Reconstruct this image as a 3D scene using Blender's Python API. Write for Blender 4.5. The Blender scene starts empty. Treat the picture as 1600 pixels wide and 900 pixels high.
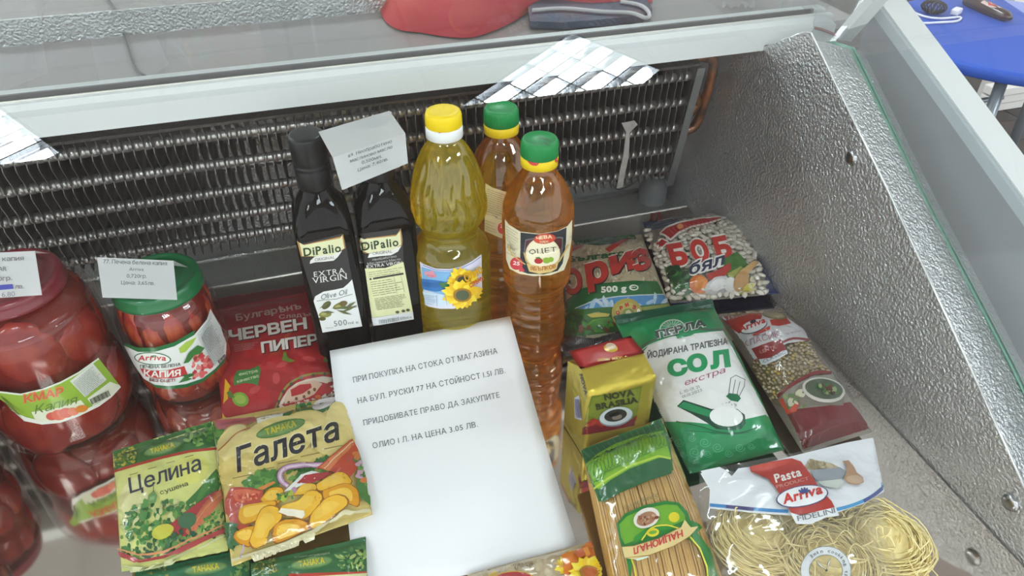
import bpy, bmesh, math, random
from mathutils import Vector, Matrix, noise
from mathutils.bvhtree import BVHTree
from mathutils.geometry import tessellate_polygon, delaunay_2d_cdt
random.seed(7)
PI = math.pi
COL = bpy.context.scene.collection
S = bpy.context.scene

# ---------------------------------------------------------------- camera
F = 1150.0; H = .562; PITCH = math.radians(38); YAW = math.radians(17)
FWD = Vector((math.sin(YAW)*math.cos(PITCH), math.cos(YAW)*math.cos(PITCH), -math.sin(PITCH)))
RGT = Vector((math.cos(YAW), -math.sin(YAW), 0)); DWN = FWD.cross(RGT)
CP = Vector((0, 0, H))
cd = bpy.data.cameras.new('camera'); cam = bpy.data.objects.new('camera', cd); COL.objects.link(cam)
cd.sensor_width = 36; cd.lens = F/1600*36; cd.clip_start = .01; cd.clip_end = 50
cam.matrix_world = Matrix(((RGT.x, -DWN.x, -FWD.x, CP.x), (RGT.y, -DWN.y, -FWD.y, CP.y), (RGT.z, -DWN.z, -FWD.z, CP.z), (0, 0, 0, 1)))
S.camera = cam
# ---------------------------------------------------------------- world and exposure
W = bpy.data.worlds.new('world'); S.world = W; W.use_nodes = True
W.node_tree.nodes['Background'].inputs[0].default_value = (.90, .92, .95, 1)
W.node_tree.nodes['Background'].inputs[1].default_value = 2.1
S.view_settings.view_transform = 'Standard'; S.view_settings.look = 'None'
S.view_settings.gamma = 1; S.view_settings.use_curve_mapping = False
S.view_settings.exposure = -0.03
LAMP = 46.0            # strength of the ceiling fixtures' tubes

# ---------------------------------------------------------------- helpers
def ray(px, py): return RGT*((px-800)/F) + DWN*((py-450)/F) + FWD
def at(px, py, z=0.0):
    r = ray(px, py); return CP + r*((z-H)/r.z)
def aty(px, py, Y):
    r = ray(px, py); return CP + r*(Y/r.y)
def atx(px, py, X):
    r = ray(px, py); return CP + r*(X/r.x)
def proj(P):
    d = Vector(P)-CP; z = d.dot(FWD); return 800+F*d.dot(RGT)/z, 450+F*d.dot(DWN)/z, z
def lin(h):
    h = h.lstrip('#'); c = [int(h[i:i+2], 16)/255 for i in (0, 2, 4)]
    return tuple(x/12.92 if x <= .04045 else ((x+.055)/1.055)**2.4 for x in c)+(1,)
def zm(x0, y0, k): return lambda *p: [(x0+p[i]/k, y0+p[i+1]/k) for i in range(0, len(p), 2)]

MATS = {}
def mat(name, col='#808080', rough=.5, metal=0, spec=.5, coat=0, bump=None, noisecol=None, emit=0, trans=0, ior=1.45, attr=None, alpha=1):
    if name in MATS: return MATS[name]
    m = bpy.data.materials.new(name); m.use_nodes = True; nt = m.node_tree; N = nt.nodes; L = nt.links
    b = N['Principled BSDF']; c = lin(col) if isinstance(col, str) else col
    b.inputs['Base Color'].default_value = c
    b.inputs['Roughness'].default_value = rough; b.inputs['Metallic'].default_value = metal
    b.inputs['Specular IOR Level'].default_value = spec; b.inputs['Coat Weight'].default_value = coat
    b.inputs['Coat Roughness'].default_value = .08; b.inputs['IOR'].default_value = ior
    b.inputs['Transmission Weight'].default_value = trans
    if emit:
        b.inputs['Emission Color'].default_value = c; b.inputs['Emission Strength'].default_value = emit
    tc = N.new('ShaderNodeTexCoord'); src = None
    if attr:
        src = N.new('ShaderNodeVertexColor'); src.layer_name = attr; L.new(src.outputs[0], b.inputs['Base Color'])
    if noisecol:     # (scale, second colour, contrast[, detail])
        n = N.new('ShaderNodeTexNoise'); n.inputs['Scale'].default_value = noisecol[0]; n.inputs['Detail'].default_value = 4
        L.new(tc.outputs['Object'], n.inputs['Vector'])
        r = N.new('ShaderNodeMapRange'); r.inputs[1].default_value = .5-noisecol[2]; r.inputs[2].default_value = .5+noisecol[2]
        L.new(n.outputs[0], r.inputs[0])
        mx = N.new('ShaderNodeMix'); mx.data_type = 'RGBA'; L.new(r.outputs[0], mx.inputs[0])
        if src: L.new(src.outputs[0], mx.inputs[6])
        else: mx.inputs[6].default_value = c
        c2 = noisecol[1]
        if c2 is None:
            mx.blend_type = 'MULTIPLY'; mx.inputs[7].default_value = (.82, .82, .82, 1)
        else: mx.inputs[7].default_value = lin(c2)
        L.new(mx.outputs[2], b.inputs['Base Color'])
    if bump:         # list of (kind, scale, distance)
        prev = None
        for kind, sc, dist in bump:
            if kind == 'v':
                t = N.new('ShaderNodeTexVoronoi'); t.feature = 'SMOOTH_F1'; o = t.outputs['Distance']
            else:
                t = N.new('ShaderNodeTexNoise'); t.inputs['Detail'].default_value = 2; o = t.outputs[0]
            t.inputs['Scale'].default_value = sc; L.new(tc.outputs['Object'], t.inputs['Vector'])
            bp = N.new('ShaderNodeBump'); bp.inputs['Distance'].default_value = dist; bp.inputs['Strength'].default_value = 1
            L.new(o, bp.inputs['Height'])
            if prev: L.new(prev.outputs[0], bp.inputs['Normal'])
            prev = bp
        L.new(prev.outputs[0], b.inputs['Normal'])
        if coat: L.new(prev.outputs[0], b.inputs['Coat Normal'])
    MATS[name] = m; return m
def sheer(name, tint, gloss, rough=.02, ior=1.45, bump=None, haze=0):
    """thin clear sheet: mostly lets light straight through and mirrors by its angle"""
    if name in MATS: return MATS[name]
    m = bpy.data.materials.new(name); m.use_nodes = True; nt = m.node_tree; N = nt.nodes; L = nt.links
    N.remove(N['Principled BSDF']); out = N['Material Output']
    t = N.new('ShaderNodeBsdfTransparent'); t.inputs[0].default_value = lin(tint)
    g = N.new('ShaderNodeBsdfGlossy'); g.inputs['Roughness'].default_value = rough; g.inputs[0].default_value = (1, 1, 1, 1)
    lw = N.new('ShaderNodeLayerWeight'); lw.inputs[0].default_value = .5; fr = lw
    pw = N.new('ShaderNodeMath'); pw.operation = 'POWER'; L.new(lw.outputs['Facing'], pw.inputs[0]); pw.inputs[1].default_value = 4.5
    mul = N.new('ShaderNodeMath'); mul.operation = 'MULTIPLY_ADD'; mul.use_clamp = True
    mul.inputs[1].default_value = .9*min(gloss, 1.0); mul.inputs[2].default_value = .045*gloss
    L.new(pw.outputs[0], mul.inputs[0])
    mx = N.new('ShaderNodeMixShader'); L.new(mul.outputs[0], mx.inputs[0]); L.new(t.outputs[0], mx.inputs[1]); L.new(g.outputs[0], mx.inputs[2])
    last = mx
    if haze:
        d = N.new('ShaderNodeBsdfDiffuse'); d.inputs[0].default_value = (.8, .8, .8, 1)
        m2 = N.new('ShaderNodeMixShader'); m2.inputs[0].default_value = haze
        L.new(mx.outputs[0], m2.inputs[1]); L.new(d.outputs[0], m2.inputs[2]); last = m2
    if bump:
        tc = N.new('ShaderNodeTexCoord'); n = N.new('ShaderNodeTexNoise'); n.inputs['Scale'].default_value = bump[0]
        L.new(tc.outputs['Object'], n.inputs['Vector'])
        bp = N.new('ShaderNodeBump'); bp.inputs['Distance'].default_value = bump[1]; L.new(n.outputs[0], bp.inputs['Height'])
        L.new(bp.outputs[0], g.inputs['Normal']); L.new(bp.outputs[0], fr.inputs['Normal'])
    L.new(last.outputs[0], out.inputs[0]); MATS[name] = m; return m
def body_of(name, col, clear=.35, ior=1.4, rough=.02, cloud=None, mist=.2):
    """liquid-filled clear plastic: refraction mixed with straight-through light of the same tint"""
    if name in MATS: return MATS[name]
    m = bpy.data.materials.new(name); m.use_nodes = True; nt = m.node_tree; N = nt.nodes; L = nt.links
    N.remove(N['Principled BSDF']); out = N['Material Output']
    g = N.new('ShaderNodeBsdfGlass'); g.inputs[0].default_value = lin(col); g.inputs['Roughness'].default_value = rough; g.inputs['IOR'].default_value = ior
    t = N.new('ShaderNodeBsdfTransparent'); t.inputs[0].default_value = lin(col)
    mx = N.new('ShaderNodeMixShader'); mx.inputs[0].default_value = clear
    L.new(g.outputs[0], mx.inputs[1]); L.new(t.outputs[0], mx.inputs[2])
    tl = N.new('ShaderNodeBsdfTranslucent'); tl.inputs[0].default_value = lin(cloud or col); df = N.new('ShaderNodeBsdfDiffuse'); df.inputs[0].default_value = lin(cloud or col)
    m2 = N.new('ShaderNodeMixShader'); m2.inputs[0].default_value = .5; L.new(tl.outputs[0], m2.inputs[1]); L.new(df.outputs[0], m2.inputs[2])
    m3 = N.new('ShaderNodeMixShader'); m3.inputs[0].default_value = mist; L.new(mx.outputs[0], m3.inputs[1]); L.new(m2.outputs[0], m3.inputs[2])
    gl = N.new('ShaderNodeBsdfGlossy'); gl.inputs['Roughness'].default_value = .05
    m4 = N.new('ShaderNodeMixShader'); m4.inputs[0].default_value = .07; L.new(m3.outputs[0], m4.inputs[1]); L.new(gl.outputs[0], m4.inputs[2]); L.new(m4.outputs[0], out.inputs[0])
    MATS[name] = m; return m

def tag(o, label=None, cat=None, group=None, kind=None):
    if label: o['label'] = label
    if cat: o['category'] = cat
    if group: o['group'] = group
    if kind: o['kind'] = kind
    return o
def empty(name, loc, label, cat, group=None, rz=0):
    o = bpy.data.objects.new(name, None); COL.objects.link(o); o.location = loc; o.rotation_euler = (0, 0, rz)
    o.empty_display_size = .02
    return tag(o, label, cat, group)
def new(name, me, m=None, parent=None, smooth=False):
    """link a mesh given in WORLD coordinates; under a parent it keeps its place"""
    if m: 
        for q in (m if isinstance(m, (list, tuple)) else [m]): me.materials.append(q)
    o = bpy.data.objects.new(name, me); COL.objects.link(o)
    if parent is not None:
        o.parent = parent
        M = Matrix.Translation(-root_loc(parent)); me.transform(M)
    else:
        c = Vector((0, 0, 0))
        if len(me.vertices):
            xs = [v.co for v in me.vertices]
            c = Vector(((min(v.x for v in xs)+max(v.x for v in xs))/2, (min(v.y for v in xs)+max(v.y for v in xs))/2, min(v.z for v in xs)))
        me.transform(Matrix.Translation(-c)); o.location = c
    if smooth: me.shade_smooth()
    return o
def root_loc(p):
    v = Vector((0, 0, 0))
    while p is not None: v += p.location; p = p.parent
    return v
def mesh_of(bm, name='mesh'):
    me = bpy.data.meshes.new(name); bm.to_mesh(me); bm.free(); return me
def pyd(vs, fs, name='mesh'):
    me = bpy.data.meshes.new(name); me.from_pydata([tuple(v) for v in vs], [], fs); me.update(); return me
def box(bm, lo, hi, bev=0, M=None):
    c = [(a+b)/2 for a, b in zip(lo, hi)]; s = [abs(b-a) for a, b in zip(lo, hi)]
    T = Matrix.Translation(c) @ Matrix.Diagonal((*s, 1))
    if M: T = M @ T
    r = bmesh.ops.create_cube(bm, size=1, matrix=T)
    if bev:
        es = list({e for v in r['verts'] for e in v.link_edges})
        bmesh.ops.bevel(bm, geom=es, offset=bev, segments=2, affect='EDGES', profile=.5)
def tube(bm, pts, r, n=8, cap=True):
    pts = [Vector(p) for p in pts]; rings = []; up = None
    for i, p in enumerate(pts):
        t = (pts[min(i+1, len(pts)-1)]-pts[max(i-1, 0)]).normalized()
        if up is None: up = t.orthogonal().normalized()
        a = (up - t*up.dot(t)).normalized(); b = t.cross(a); up = a
        rr = r[i] if isinstance(r, (list, tuple)) else r
        rings.append([bm.verts.new(p+(a*math.cos(k*2*PI/n)+b*math.sin(k*2*PI/n))*rr) for k in range(n)])
    for i in range(len(rings)-1):
        for k in range(n):
            f = bm.faces.new((rings[i][k], rings[i][(k+1) % n], rings[i+1][(k+1) % n], rings[i+1][k])); f.smooth = True
    if cap: bm.faces.new(rings[0][::-1]); bm.faces.new(rings[-1])
def prism(bm, poly, d):
    """polygon (list of Vector) extruded by vector d"""
    a = [bm.verts.new(p) for p in poly]; b = [bm.verts.new(Vector(p)+Vector(d)) for p in poly]
    bm.faces.new(a); bm.faces.new(b[::-1]); n = len(a)
    for i in range(n): bm.faces.new((a[i], b[i], b[(i+1) % n], a[(i+1) % n])[::-1])
    bmesh.ops.recalc_face_normals(bm, faces=bm.faces)
def lathe(bm, prof, c=(0, 0, 0), n=48, fn=None, caps=True):
    rings = []
    for r, z in prof:
        ring = []
        for k in range(n):
            a = 2*PI*k/n; rr = fn(r, z, a) if fn else r
            ring.append(bm.verts.new((c[0]+rr*math.cos(a), c[1]+rr*math.sin(a), c[2]+z)))
        rings.append(ring)
    for i in range(len(rings)-1):
        for k in range(n):
            f = bm.faces.new((rings[i][k], rings[i][(k+1) % n], rings[i+1][(k+1) % n], rings[i+1][k])); f.smooth = True
    if caps: bm.faces.new(rings[0][::-1]); bm.faces.new(rings[-1])
    return rings
def crom(pts, k=6):
    """smooth curve through the points"""
    pts = [Vector(p) if len(p) == 3 else Vector((p[0], p[1], 0)) for p in pts]; out = []
    P = [2*pts[0]-pts[1]]+pts+[2*pts[-1]-pts[-2]]
    for i in range(1, len(P)-2):
        a, b, c, d = P[i-1:i+3]
        for j in range(k):
            t = j/k; out.append(.5*((2*b)+(c-a)*t+(2*a-5*b+4*c-d)*t*t+(3*b-3*c+d-a)*t**3))
    out.append(pts[-1]); return out
def copy_tree(o, parent=None):
    c = o.copy(); COL.objects.link(c); c.parent = parent
    for ch in list(o.children): copy_tree(ch, c)
    return c

# ---------------------------------------------------------------- flat print laid on real surfaces
_txt = {}
def glyphs(txt, bold, serif=False):
    """outlines of the built-in font, thickened by bold and filled by a constrained triangulation"""
    key = (txt, bold, serif)
    if key in _txt: return _txt[key]
    V = []; F_ = []; pen = 0.0
    for ch in txt:
        if ch == ' ': pen += .28; continue
        o = outline(ch)
        loops, x0, x1 = o; vs = []; es = []; lps = []
        for lp in loops:
            n = len(lp); base = len(vs); q = []
            for i in range(n):
                p0, p, p1 = lp[i-1], lp[i], lp[(i+1) % n]; e0 = (p-p0).normalized(); e1 = (p1-p).normalized()
                n0 = Vector((e0.y, -e0.x)); n1 = Vector((e1.y, -e1.x)); m = n0+n1; m = m.normalized() if m.length > 1e-4 else n0
                q.append(p+m*bold*SGN/max(.55, m.dot(n0)))
            lps.append(q); vs += q; es += [(base+i, base+(i+1) % n) for i in range(n)]
        r = delaunay_2d_cdt(vs, es, [], 0, 1e-5); off = pen-x0; k = len(V)
        V += [(v.x+off, v.y) for v in r[0]]
        for f in r[2]:
            cx = sum(r[0][i].x for i in f)/3; cy = sum(r[0][i].y for i in f)/3; w = 0
            for lp in lps:
                for i in range(len(lp)):
                    (ax, ay), (bx, by) = lp[i-1], lp[i]
                    if (ay > cy) != (by > cy) and cx < (bx-ax)*(cy-ay)/(by-ay)+ax: w += 1 if by > ay else -1
            if w: F_.append(tuple(k+i for i in f))
        if serif and ch not in 'ijl.,1':     # slabs on the stem ends
            ym = max(p.y for lp in lps for p in lp)
            for lp in lps:
                for i in range(len(lp)):
                    a, b = lp[i-1], lp[i]; L_ = abs(a.x-b.x)
                    if abs(a.y-b.y) < .012 and .03 < L_ < .17 and (abs(a.y) < .03 or abs(a.y-ym) < .03):
                        k = len(V); xa, xb = min(a.x, b.x)-.055+off, max(a.x, b.x)+.055+off; y0 = a.y; y1 = a.y+(.04 if a.y < .1 else -.04)
                        V += [(xa, y0), (xb, y0), (xb, y1), (xa, y1)]; F_ += [(k, k+1, k+2), (k, k+2, k+3)]
        pen += (x1-x0)+.085+max(0, bold)*.8+(.06 if serif else 0)
    _txt[key] = (V, F_); return _txt[key]
_out = {}; SGN = 1
def outline(ch):
    if ch in _out: return _out[ch]
    cu = bpy.data.curves.new('t', 'FONT'); cu.body = ch; cu.size = 1; cu.resolution_u = 3; cu.fill_mode = 'NONE'
    ob = bpy.data.objects.new('t', cu); COL.objects.link(ob); dg = bpy.context.evaluated_depsgraph_get(); ev_ = ob.evaluated_get(dg)
    me = ev_.to_mesh(); P_ = [Vector((v.co.x, v.co.y)) for v in me.vertices]; nb = {}
    for e in me.edges:
        a, b = e.vertices; nb.setdefault(a, []).append(b); nb.setdefault(b, []).append(a)
    seen = set(); loops = []
    for s0 in range(len(P_)):
        if s0 in seen or s0 not in nb: continue
        lp = [s0]; seen.add(s0); nxt = s0+1 if s0+1 in nb[s0] else nb[s0][0]
        while nxt not in seen:
            lp.append(nxt); seen.add(nxt); c = [q for q in nb[nxt] if q not in seen]
            if not c: break
            nxt = c[0]
        q = []
        for i in lp:
            if not q or (P_[i]-q[-1]).length > 1e-4: q.append(P_[i])
        if len(q) > 2: loops.append(q)
    ev_.to_mesh_clear(); bpy.data.objects.remove(ob); bpy.data.curves.remove(cu)
    # outer loops must all turn the same way, holes the other: the biggest loop tells which way this glyph turns
    ar = [sum(l[i-1].x*l[i].y-l[i].x*l[i-1].y for i in range(len(l)))/2 for l in loops]
    if ar and max(ar, key=abs) < 0: loops = [l[::-1] for l in loops]
    xs = [p.x for l in loops for p in l] or [0, .2]
    _out[ch] = (loops, min(xs), max(xs)); return _out[ch]
class Print:
    """shapes drawn in photograph pixels, cast along the view onto one object's surface and lifted a hair off it"""
    def __init__(s, step=.00013, base=.0003, cell=5.0): s.items = []; s.step = step; s.base = base; s.cell = cell
    def poly(s, pts, col, o=None): s.items.append(([tuple(p) for p in pts], None, lin(col), o if o is not None else len(s.items))); return s
    def text(s, txt, p0, p1, h, col, bold=0.0, up=None, o=None, sag=0, skew=0, serif=False):
        """baseline from p0 to p1 (pixels), cap height h; up: direction of the letters' tops"""
        p0 = Vector(p0).to_2d(); p1 = Vector(p1).to_2d(); vs, fs = glyphs(txt, bold, serif)
        if not vs: return s
        x0 = min(v[0] for v in vs); x1 = max(v[0] for v in vs); b = p1-p0
        u = Vector(up).normalized() if up else Vector((b.y, -b.x)).normalized()
        if skew: u = (u+b.normalized()*skew)
        n = Vector((b.y, -b.x)).normalized(); out = []
        for v in vs:
            t = (v[0]-x0)/(x1-x0); out.append(tuple(p0+b*t+u*(v[1]/.70*h)+n*(sag*4*t*(1-t))))
        s.items.append((out, fs, lin(col), o if o is not None else len(s.items))); return s
    def ell(s, c, rx, ry, col, rot=0, n=22, o=None, a0=0, a1=360):
        r = math.radians(rot); pts = []
        full = a1-a0 >= 360
        for k in range(n if full else n+1):
            a = math.radians(a0+(a1-a0)*k/n); x = rx*math.cos(a); y = ry*math.sin(a)
            pts.append((c[0]+x*math.cos(r)-y*math.sin(r), c[1]+x*math.sin(r)+y*math.cos(r)))
        return s.poly(pts, col, o)
    def line(s, pts, w, col, o=None, closed=False):
        pts = [Vector(p).to_2d() for p in pts]; n = len(pts); L = []; R = []
        for i, p in enumerate(pts):
            a = pts[i-1] if (i or closed) else p; b = pts[(i+1) % n] if (i < n-1 or closed) else p
            t = (b-a).normalized(); q = Vector((t.y, -t.x)); L.append(tuple(p+q*w/2)); R.append(tuple(p-q*w/2))
        fs = [(i, i+1, n+i+1, n+i) for i in range(n-1)]
        if closed: fs.append((n-1, 0, n, 2*n-1))
        s.items.append((L+R, fs, lin(col), o if o is not None else len(s.items))); return s
    def scatter(s, poly, n, size, cols, seed=1, o=None, asp=1.6):
        rnd = random.Random(seed); xs = [p[0] for p in poly]; ys = [p[1] for p in poly]; c = 0; o = o if o is not None else len(s.items)
        while c < n:
            x = rnd.uniform(min(xs), max(xs)); y = rnd.uniform(min(ys), max(ys)); c += 1
            if not inside(x, y, poly): continue
            r = size*rnd.uniform(.5, 1.2); rot = rnd.uniform(0, PI); k = 7; pts = []
            for j in range(k):
                a = 2*PI*j/k; q = r*rnd.uniform(.7, 1.1); X = q*asp*math.cos(a); Y = q*math.sin(a)
                pts.append((x+X*math.cos(rot)-Y*math.sin(rot), y+X*math.sin(rot)+Y*math.cos(rot)))
            s.poly(pts, rnd.choice(cols), o+(c % 5)*.18)
        s.items.append(([(0, 0)]*3, [], (0, 0, 0, 1), o+1)); return s
    def build(s, name, body, m, parent, plane=None, label=None):
        """body: list of mesh objects to lay the print on; plane: (point, normal) used where a ray misses"""
        items = sorted([it for it in s.items if it[1] is None or it[1]], key=lambda it: it[3])
        # cut every shape into small triangles, then stack the shapes only as high as what they really lie on
        V = []; T = []; grid = {}; rank = []; top = 1; L2 = s.cell**2
        for pts, fs, col, o in items:
            if fs is None: fs = [tuple(t) for t in tessellate_polygon([[Vector((p[0], p[1], 0)) for p in pts]])]
            base = len(V); V.extend([(p[0], p[1]) for p in pts]); mids = {}; todo = []; done = []
            for f in fs:
                for k in range(1, len(f)-1): todo.append((base+f[0], base+f[k], base+f[k+1]))
            def mid(i, j):
                (x0, y0), (x1, y1) = V[i], V[j]
                if (x0-x1)**2+(y0-y1)**2 <= L2: return None
                k = (i, j) if i < j else (j, i)
                if k not in mids: mids[k] = len(V); V.append(((x0+x1)/2, (y0+y1)/2))
                return mids[k]
            while todo:
                i, j, k = todo.pop(); p, q, r = mid(i, j), mid(j, k), mid(k, i)
                n = (p is not None)+(q is not None)+(r is not None)
                if n == 0: done.append((i, j, k)); continue
                if n == 3: todo += [(i, p, r), (p, j, q), (r, q, k), (p, q, r)]; continue
                while p is None or (n == 2 and r is not None): i, j, k, p, q, r = j, k, i, q, r, p
                if n == 1: todo += [(i, p, k), (p, j, k)]
                else: todo += [(p, j, q), (i, p, q), (i, q, k)]
            cells = set()
            for t in done:
                xs = [V[i][0] for i in t]; ys = [V[i][1] for i in t]
                if abs((xs[1]-xs[0])*(ys[2]-ys[0])-(xs[2]-xs[0])*(ys[1]-ys[0])) < 1e-4: continue
                T.append((t, col))
                for a in range(int(min(xs)//2.5), int(max(xs)//2.5)+1):
                    for b in range(int(min(ys)//2.5), int(max(ys)//2.5)+1): cells.add((a, b))
            rk = max((grid.get(c, -1) for c in cells), default=-1)+1; top = max(top, rk)
            for c in cells: grid[c] = rk
            rank.extend([rk]*(len(V)-base))
        step = min(s.step, .0034/top)
        bm = bmesh.new(); cl = bm.loops.layers.float_color.new('print')
        BV = [bm.verts.new((p[0], p[1], r)) for p, r in zip(V, rank)]
        for t, col in T:
            try: fc = bm.faces.new([BV[i] for i in t])
            except ValueError: continue
            for l in fc.loops: l[cl] = col
        bmesh.ops.delete(bm, geom=[v for v in bm.verts if not v.link_faces], context='VERTS')
        vs = []; fs = []
        for ob in (body if isinstance(body, (list, tuple)) else [body]):
            k = len(vs); off = root_loc(ob.parent)+ob.location if ob.parent else ob.location
            vs += [v.co+off for v in ob.data.vertices]; fs += [tuple(i+k for i in p.vertices) for p in ob.data.polygons]
        bvh = BVHTree.FromPolygons(vs, fs); pp, pn = plane
        pp = Vector(pp); pn = Vector(pn)
        missed = set(); fpx = {f: f.calc_center_median() for f in bm.faces}
        for v in bm.verts:
            r = ray(v.co.x, v.co.y).normalized(); off = s.base+step*v.co.z
            hit, nor, i, d = bvh.ray_cast(CP, r)
            if hit is None:
                g = CP+r*((pp-CP).dot(pn)/r.dot(pn)); hit, nor, i, d = bvh.find_nearest(g); missed.add(v); nor = (-r).normalized()
            if nor.dot(r) > 0: nor = -nor
            if nor.dot(r) > -.35: nor = (nor-r).normalized()
            v.co = hit+nor*off-r*off*.3
        bmesh.ops.delete(bm, geom=[f for f in bm.faces if any(v in missed for v in f.verts) and bvh.ray_cast(CP, ray(fpx[f].x, fpx[f].y).normalized())[0] is None], context='FACES')
        bmesh.ops.dissolve_degenerate(bm, dist=1e-6, edges=bm.edges)
        for f in bm.faces:
            f.smooth = True
            c = f.calc_center_median()
            if f.normal.dot(c-CP) > 0: f.normal_flip()
        me = mesh_of(bm, name)
        try: me.color_attributes.render_color_index = 0; me.color_attributes.active_color_index = 0
        except Exception: pass
        o = new(name, me, m, parent)
        if label: o['label'] = label
        return o
def inside(x, y, poly):
    c = False; n = len(poly)
    for i in range(n):
        x1, y1 = poly[i][0], poly[i][1]; x2, y2 = poly[i-1][0], poly[i-1][1]
        if (y1 > y) != (y2 > y) and x < (x2-x1)*(y-y1)/(y2-y1)+x1: c = not c
    return c
def stripes(P, a, b, c, d, n, w, col, gap=.1, seed=1, o=None):
    """n thin lines of imitation small print between edge a-b and edge c-d"""
    rnd = random.Random(seed); a, b, c, d = [Vector(q).to_2d() for q in (a, b, c, d)]; o = o if o is not None else len(P.items)
    for i in range(n):
        t = (i+.5)/n; p = a.lerp(c, t); q = b.lerp(d, t); s0 = 0; e = 1-rnd.random()*gap
        while s0 < e:
            s1 = min(e, s0+rnd.uniform(.08, .2)); P.line([p.lerp(q, s0), p.lerp(q, s1)], w, col, o=o); s0 = s1+.025
# ================================================================ THE ROOM
MW = mat('painted_plaster', '#d5d2cc', .8, noisecol=(3, '#cfccc6', .3))
CZ = 2.2; FZ = -.75
# ceiling of square tiles (only its reflections show)
ceil_root = bpy.data.objects.new('ceiling', None); COL.objects.link(ceil_root); ceil_root['kind'] = 'structure'; ceil_root.location = (0, 0, CZ)
mt = mat('ceiling_tile_white', '#efe8e0', .85, bump=[('n', 40, .002)]); mg = mat('ceiling_grid_white', '#dcd7d0', .6)
bm = bmesh.new(); box(bm, (-.2975, -.2975, 0), (.2975, .2975, .015), .003); tile_me = mesh_of(bm, 'ceiling_tile'); tile_me.materials.append(mt)
bm = bmesh.new()
for i in range(-6, 8): box(bm, (i*.6-.012, -3.6, -.004), (i*.6+.012, 4.8, .02))
for j in range(-6, 9): box(bm, (-3.6, j*.6-.012, -.003), (4.2, j*.6+.012, .019))
me = mesh_of(bm); me.transform(Matrix.Translation((0, 0, CZ))); new('ceiling_grid', me, mg, ceil_root)
for i in range(-6, 7):
    for j in range(-6, 8):
        o = bpy.data.objects.new('ceiling_tile', tile_me); COL.objects.link(o); o.parent = ceil_root; o.location = (i*.6+.3, j*.6+.3, .004)
def fixture(x, y, ang, lx, ly, label, ntube=4, nlou=5):
    r = empty('ceiling_light', (x, y, CZ-.03), label, 'ceiling light', 'fluorescent ceiling fixtures', math.radians(ang))
    bm = bmesh.new(); box(bm, (-lx/2, -ly/2, .028), (lx/2, ly/2, .03))
    for s in (-1, 1):
        box(bm, (-lx/2, s*ly/2-.008, -.03), (lx/2, s*ly/2+.008, .03)); box(bm, (s*lx/2-.008, -ly/2, -.03), (s*lx/2+.008, ly/2, .03))
    o = bpy.data.objects.new('housing', mesh_of(bm)); o.data.materials.append(mat('lamp_housing', '#6f7478', .3, .6)); COL.objects.link(o); o.parent = r
    bm = bmesh.new()
    for k in range(nlou):
        X = -lx/2+lx*(k+1)/(nlou+1); box(bm, (X-.004, -ly/2, -.028), (X+.004, ly/2, -.008))
    for k in range(1, ntube): box(bm, (-lx/2, -ly/2+ly*k/ntube-.004, -.028), (lx/2, -ly/2+ly*k/ntube+.004, -.004))
    o = bpy.data.objects.new('louvre', mesh_of(bm)); o.data.materials.append(mat('lamp_louvre', '#9ea3a6', .25, .8)); COL.objects.link(o); o.parent = r
    for k in range(ntube):
        bm = bmesh.new(); Y = -ly/2+ly*(k+.5)/ntube
        tube(bm, [(-lx/2+.02, Y, .008), (lx/2-.02, Y, .008)], ly/ntube*.25, 10)
        o = bpy.data.objects.new('tube', mesh_of(bm)); o.data.materials.append(mat('lamp_tube', '#f4faff', .5, emit=LAMP)); COL.objects.link(o); o.parent = r
    return r
# the two whose reflections show in the glass, then unseen ones added to light the goods
B1 = Vector((1.42, 3.33, 0)); u1 = Vector((-.61, -.44, 0)).normalized(); v1 = Vector((u1.y, -u1.x, 0)); v1 = -v1 if v1.x < 0 else v1
c1 = B1+u1*.6+v1*.27
fixture(c1.x, c1.y, math.degrees(math.atan2(u1.y, u1.x)), 1.2, .54, 'four-tube louvred ceiling light mirrored as white stripes above the vinegar bottles')
c2 = Vector((-1.17, 3.27, 0))+v1*.27+u1*.6+Vector((-.10, 0, 0))
fixture(c2.x, c2.y, math.degrees(math.atan2(u1.y, u1.x)), 1.2, .54, 'ceiling light mirrored as a bright patch at the left edge of the glass')
for (x, y, lb) in ((-2.2, -1.3, 'added unseen ceiling light to the left above the counter'), (3.0, -1.0, 'added unseen ceiling light to the right above the counter'), (.2, -2.2, 'added unseen ceiling light behind the viewer'), (-3.0, 2.6, 'added unseen ceiling light far to the left')):
    fixture(x, y, 35, 1.2, .54, lb)
# floor of dark boards
fl = bpy.data.objects.new('floor', None); COL.objects.link(fl); fl.location = (0, 0, FZ); fl['kind'] = 'structure'
mb = mat('dark_wood_board', '#342e2b', .5, noisecol=(9, '#4b433e', .25)); pm = []
for v in range(3):
    bm = bmesh.new(); box(bm, (-.6, -.074, -.02), (.6, .074, 0), .002); me = mesh_of(bm); me.materials.append(mb); pm.append(me)
for i in range(7):
    for j in range(22):
        o = bpy.data.objects.new('floor_board', pm[(i+j) % 3]); COL.objects.link(o); o.parent = fl
        o.location = (-3.2+i*1.204+(j % 2)*.6, .2+j*.15, random.uniform(-.0008, 0))
bm = bmesh.new(); box(bm, (-5, -4, FZ-.04), (7, 6, FZ-.021)); new('sub_floor', mesh_of(bm), mat('screed', '#4a4745', .8), fl)
bm = bmesh.new(); box(bm, (-5, 4.4, FZ), (7, 4.5, CZ)); tag(new('wall_back', mesh_of(bm), MW), kind='structure')
bm = bmesh.new(); box(bm, (2.75, 2.2, FZ), (6.5, 2.26, .4)); tag(new('wall_right', mesh_of(bm), MW), kind='structure')
bm = bmesh.new()
for k in range(3): box(bm, (2.7, 2.16-.012*k, FZ+.04*k), (6.5, 2.2, FZ+.04*k+.034), .004)
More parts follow.
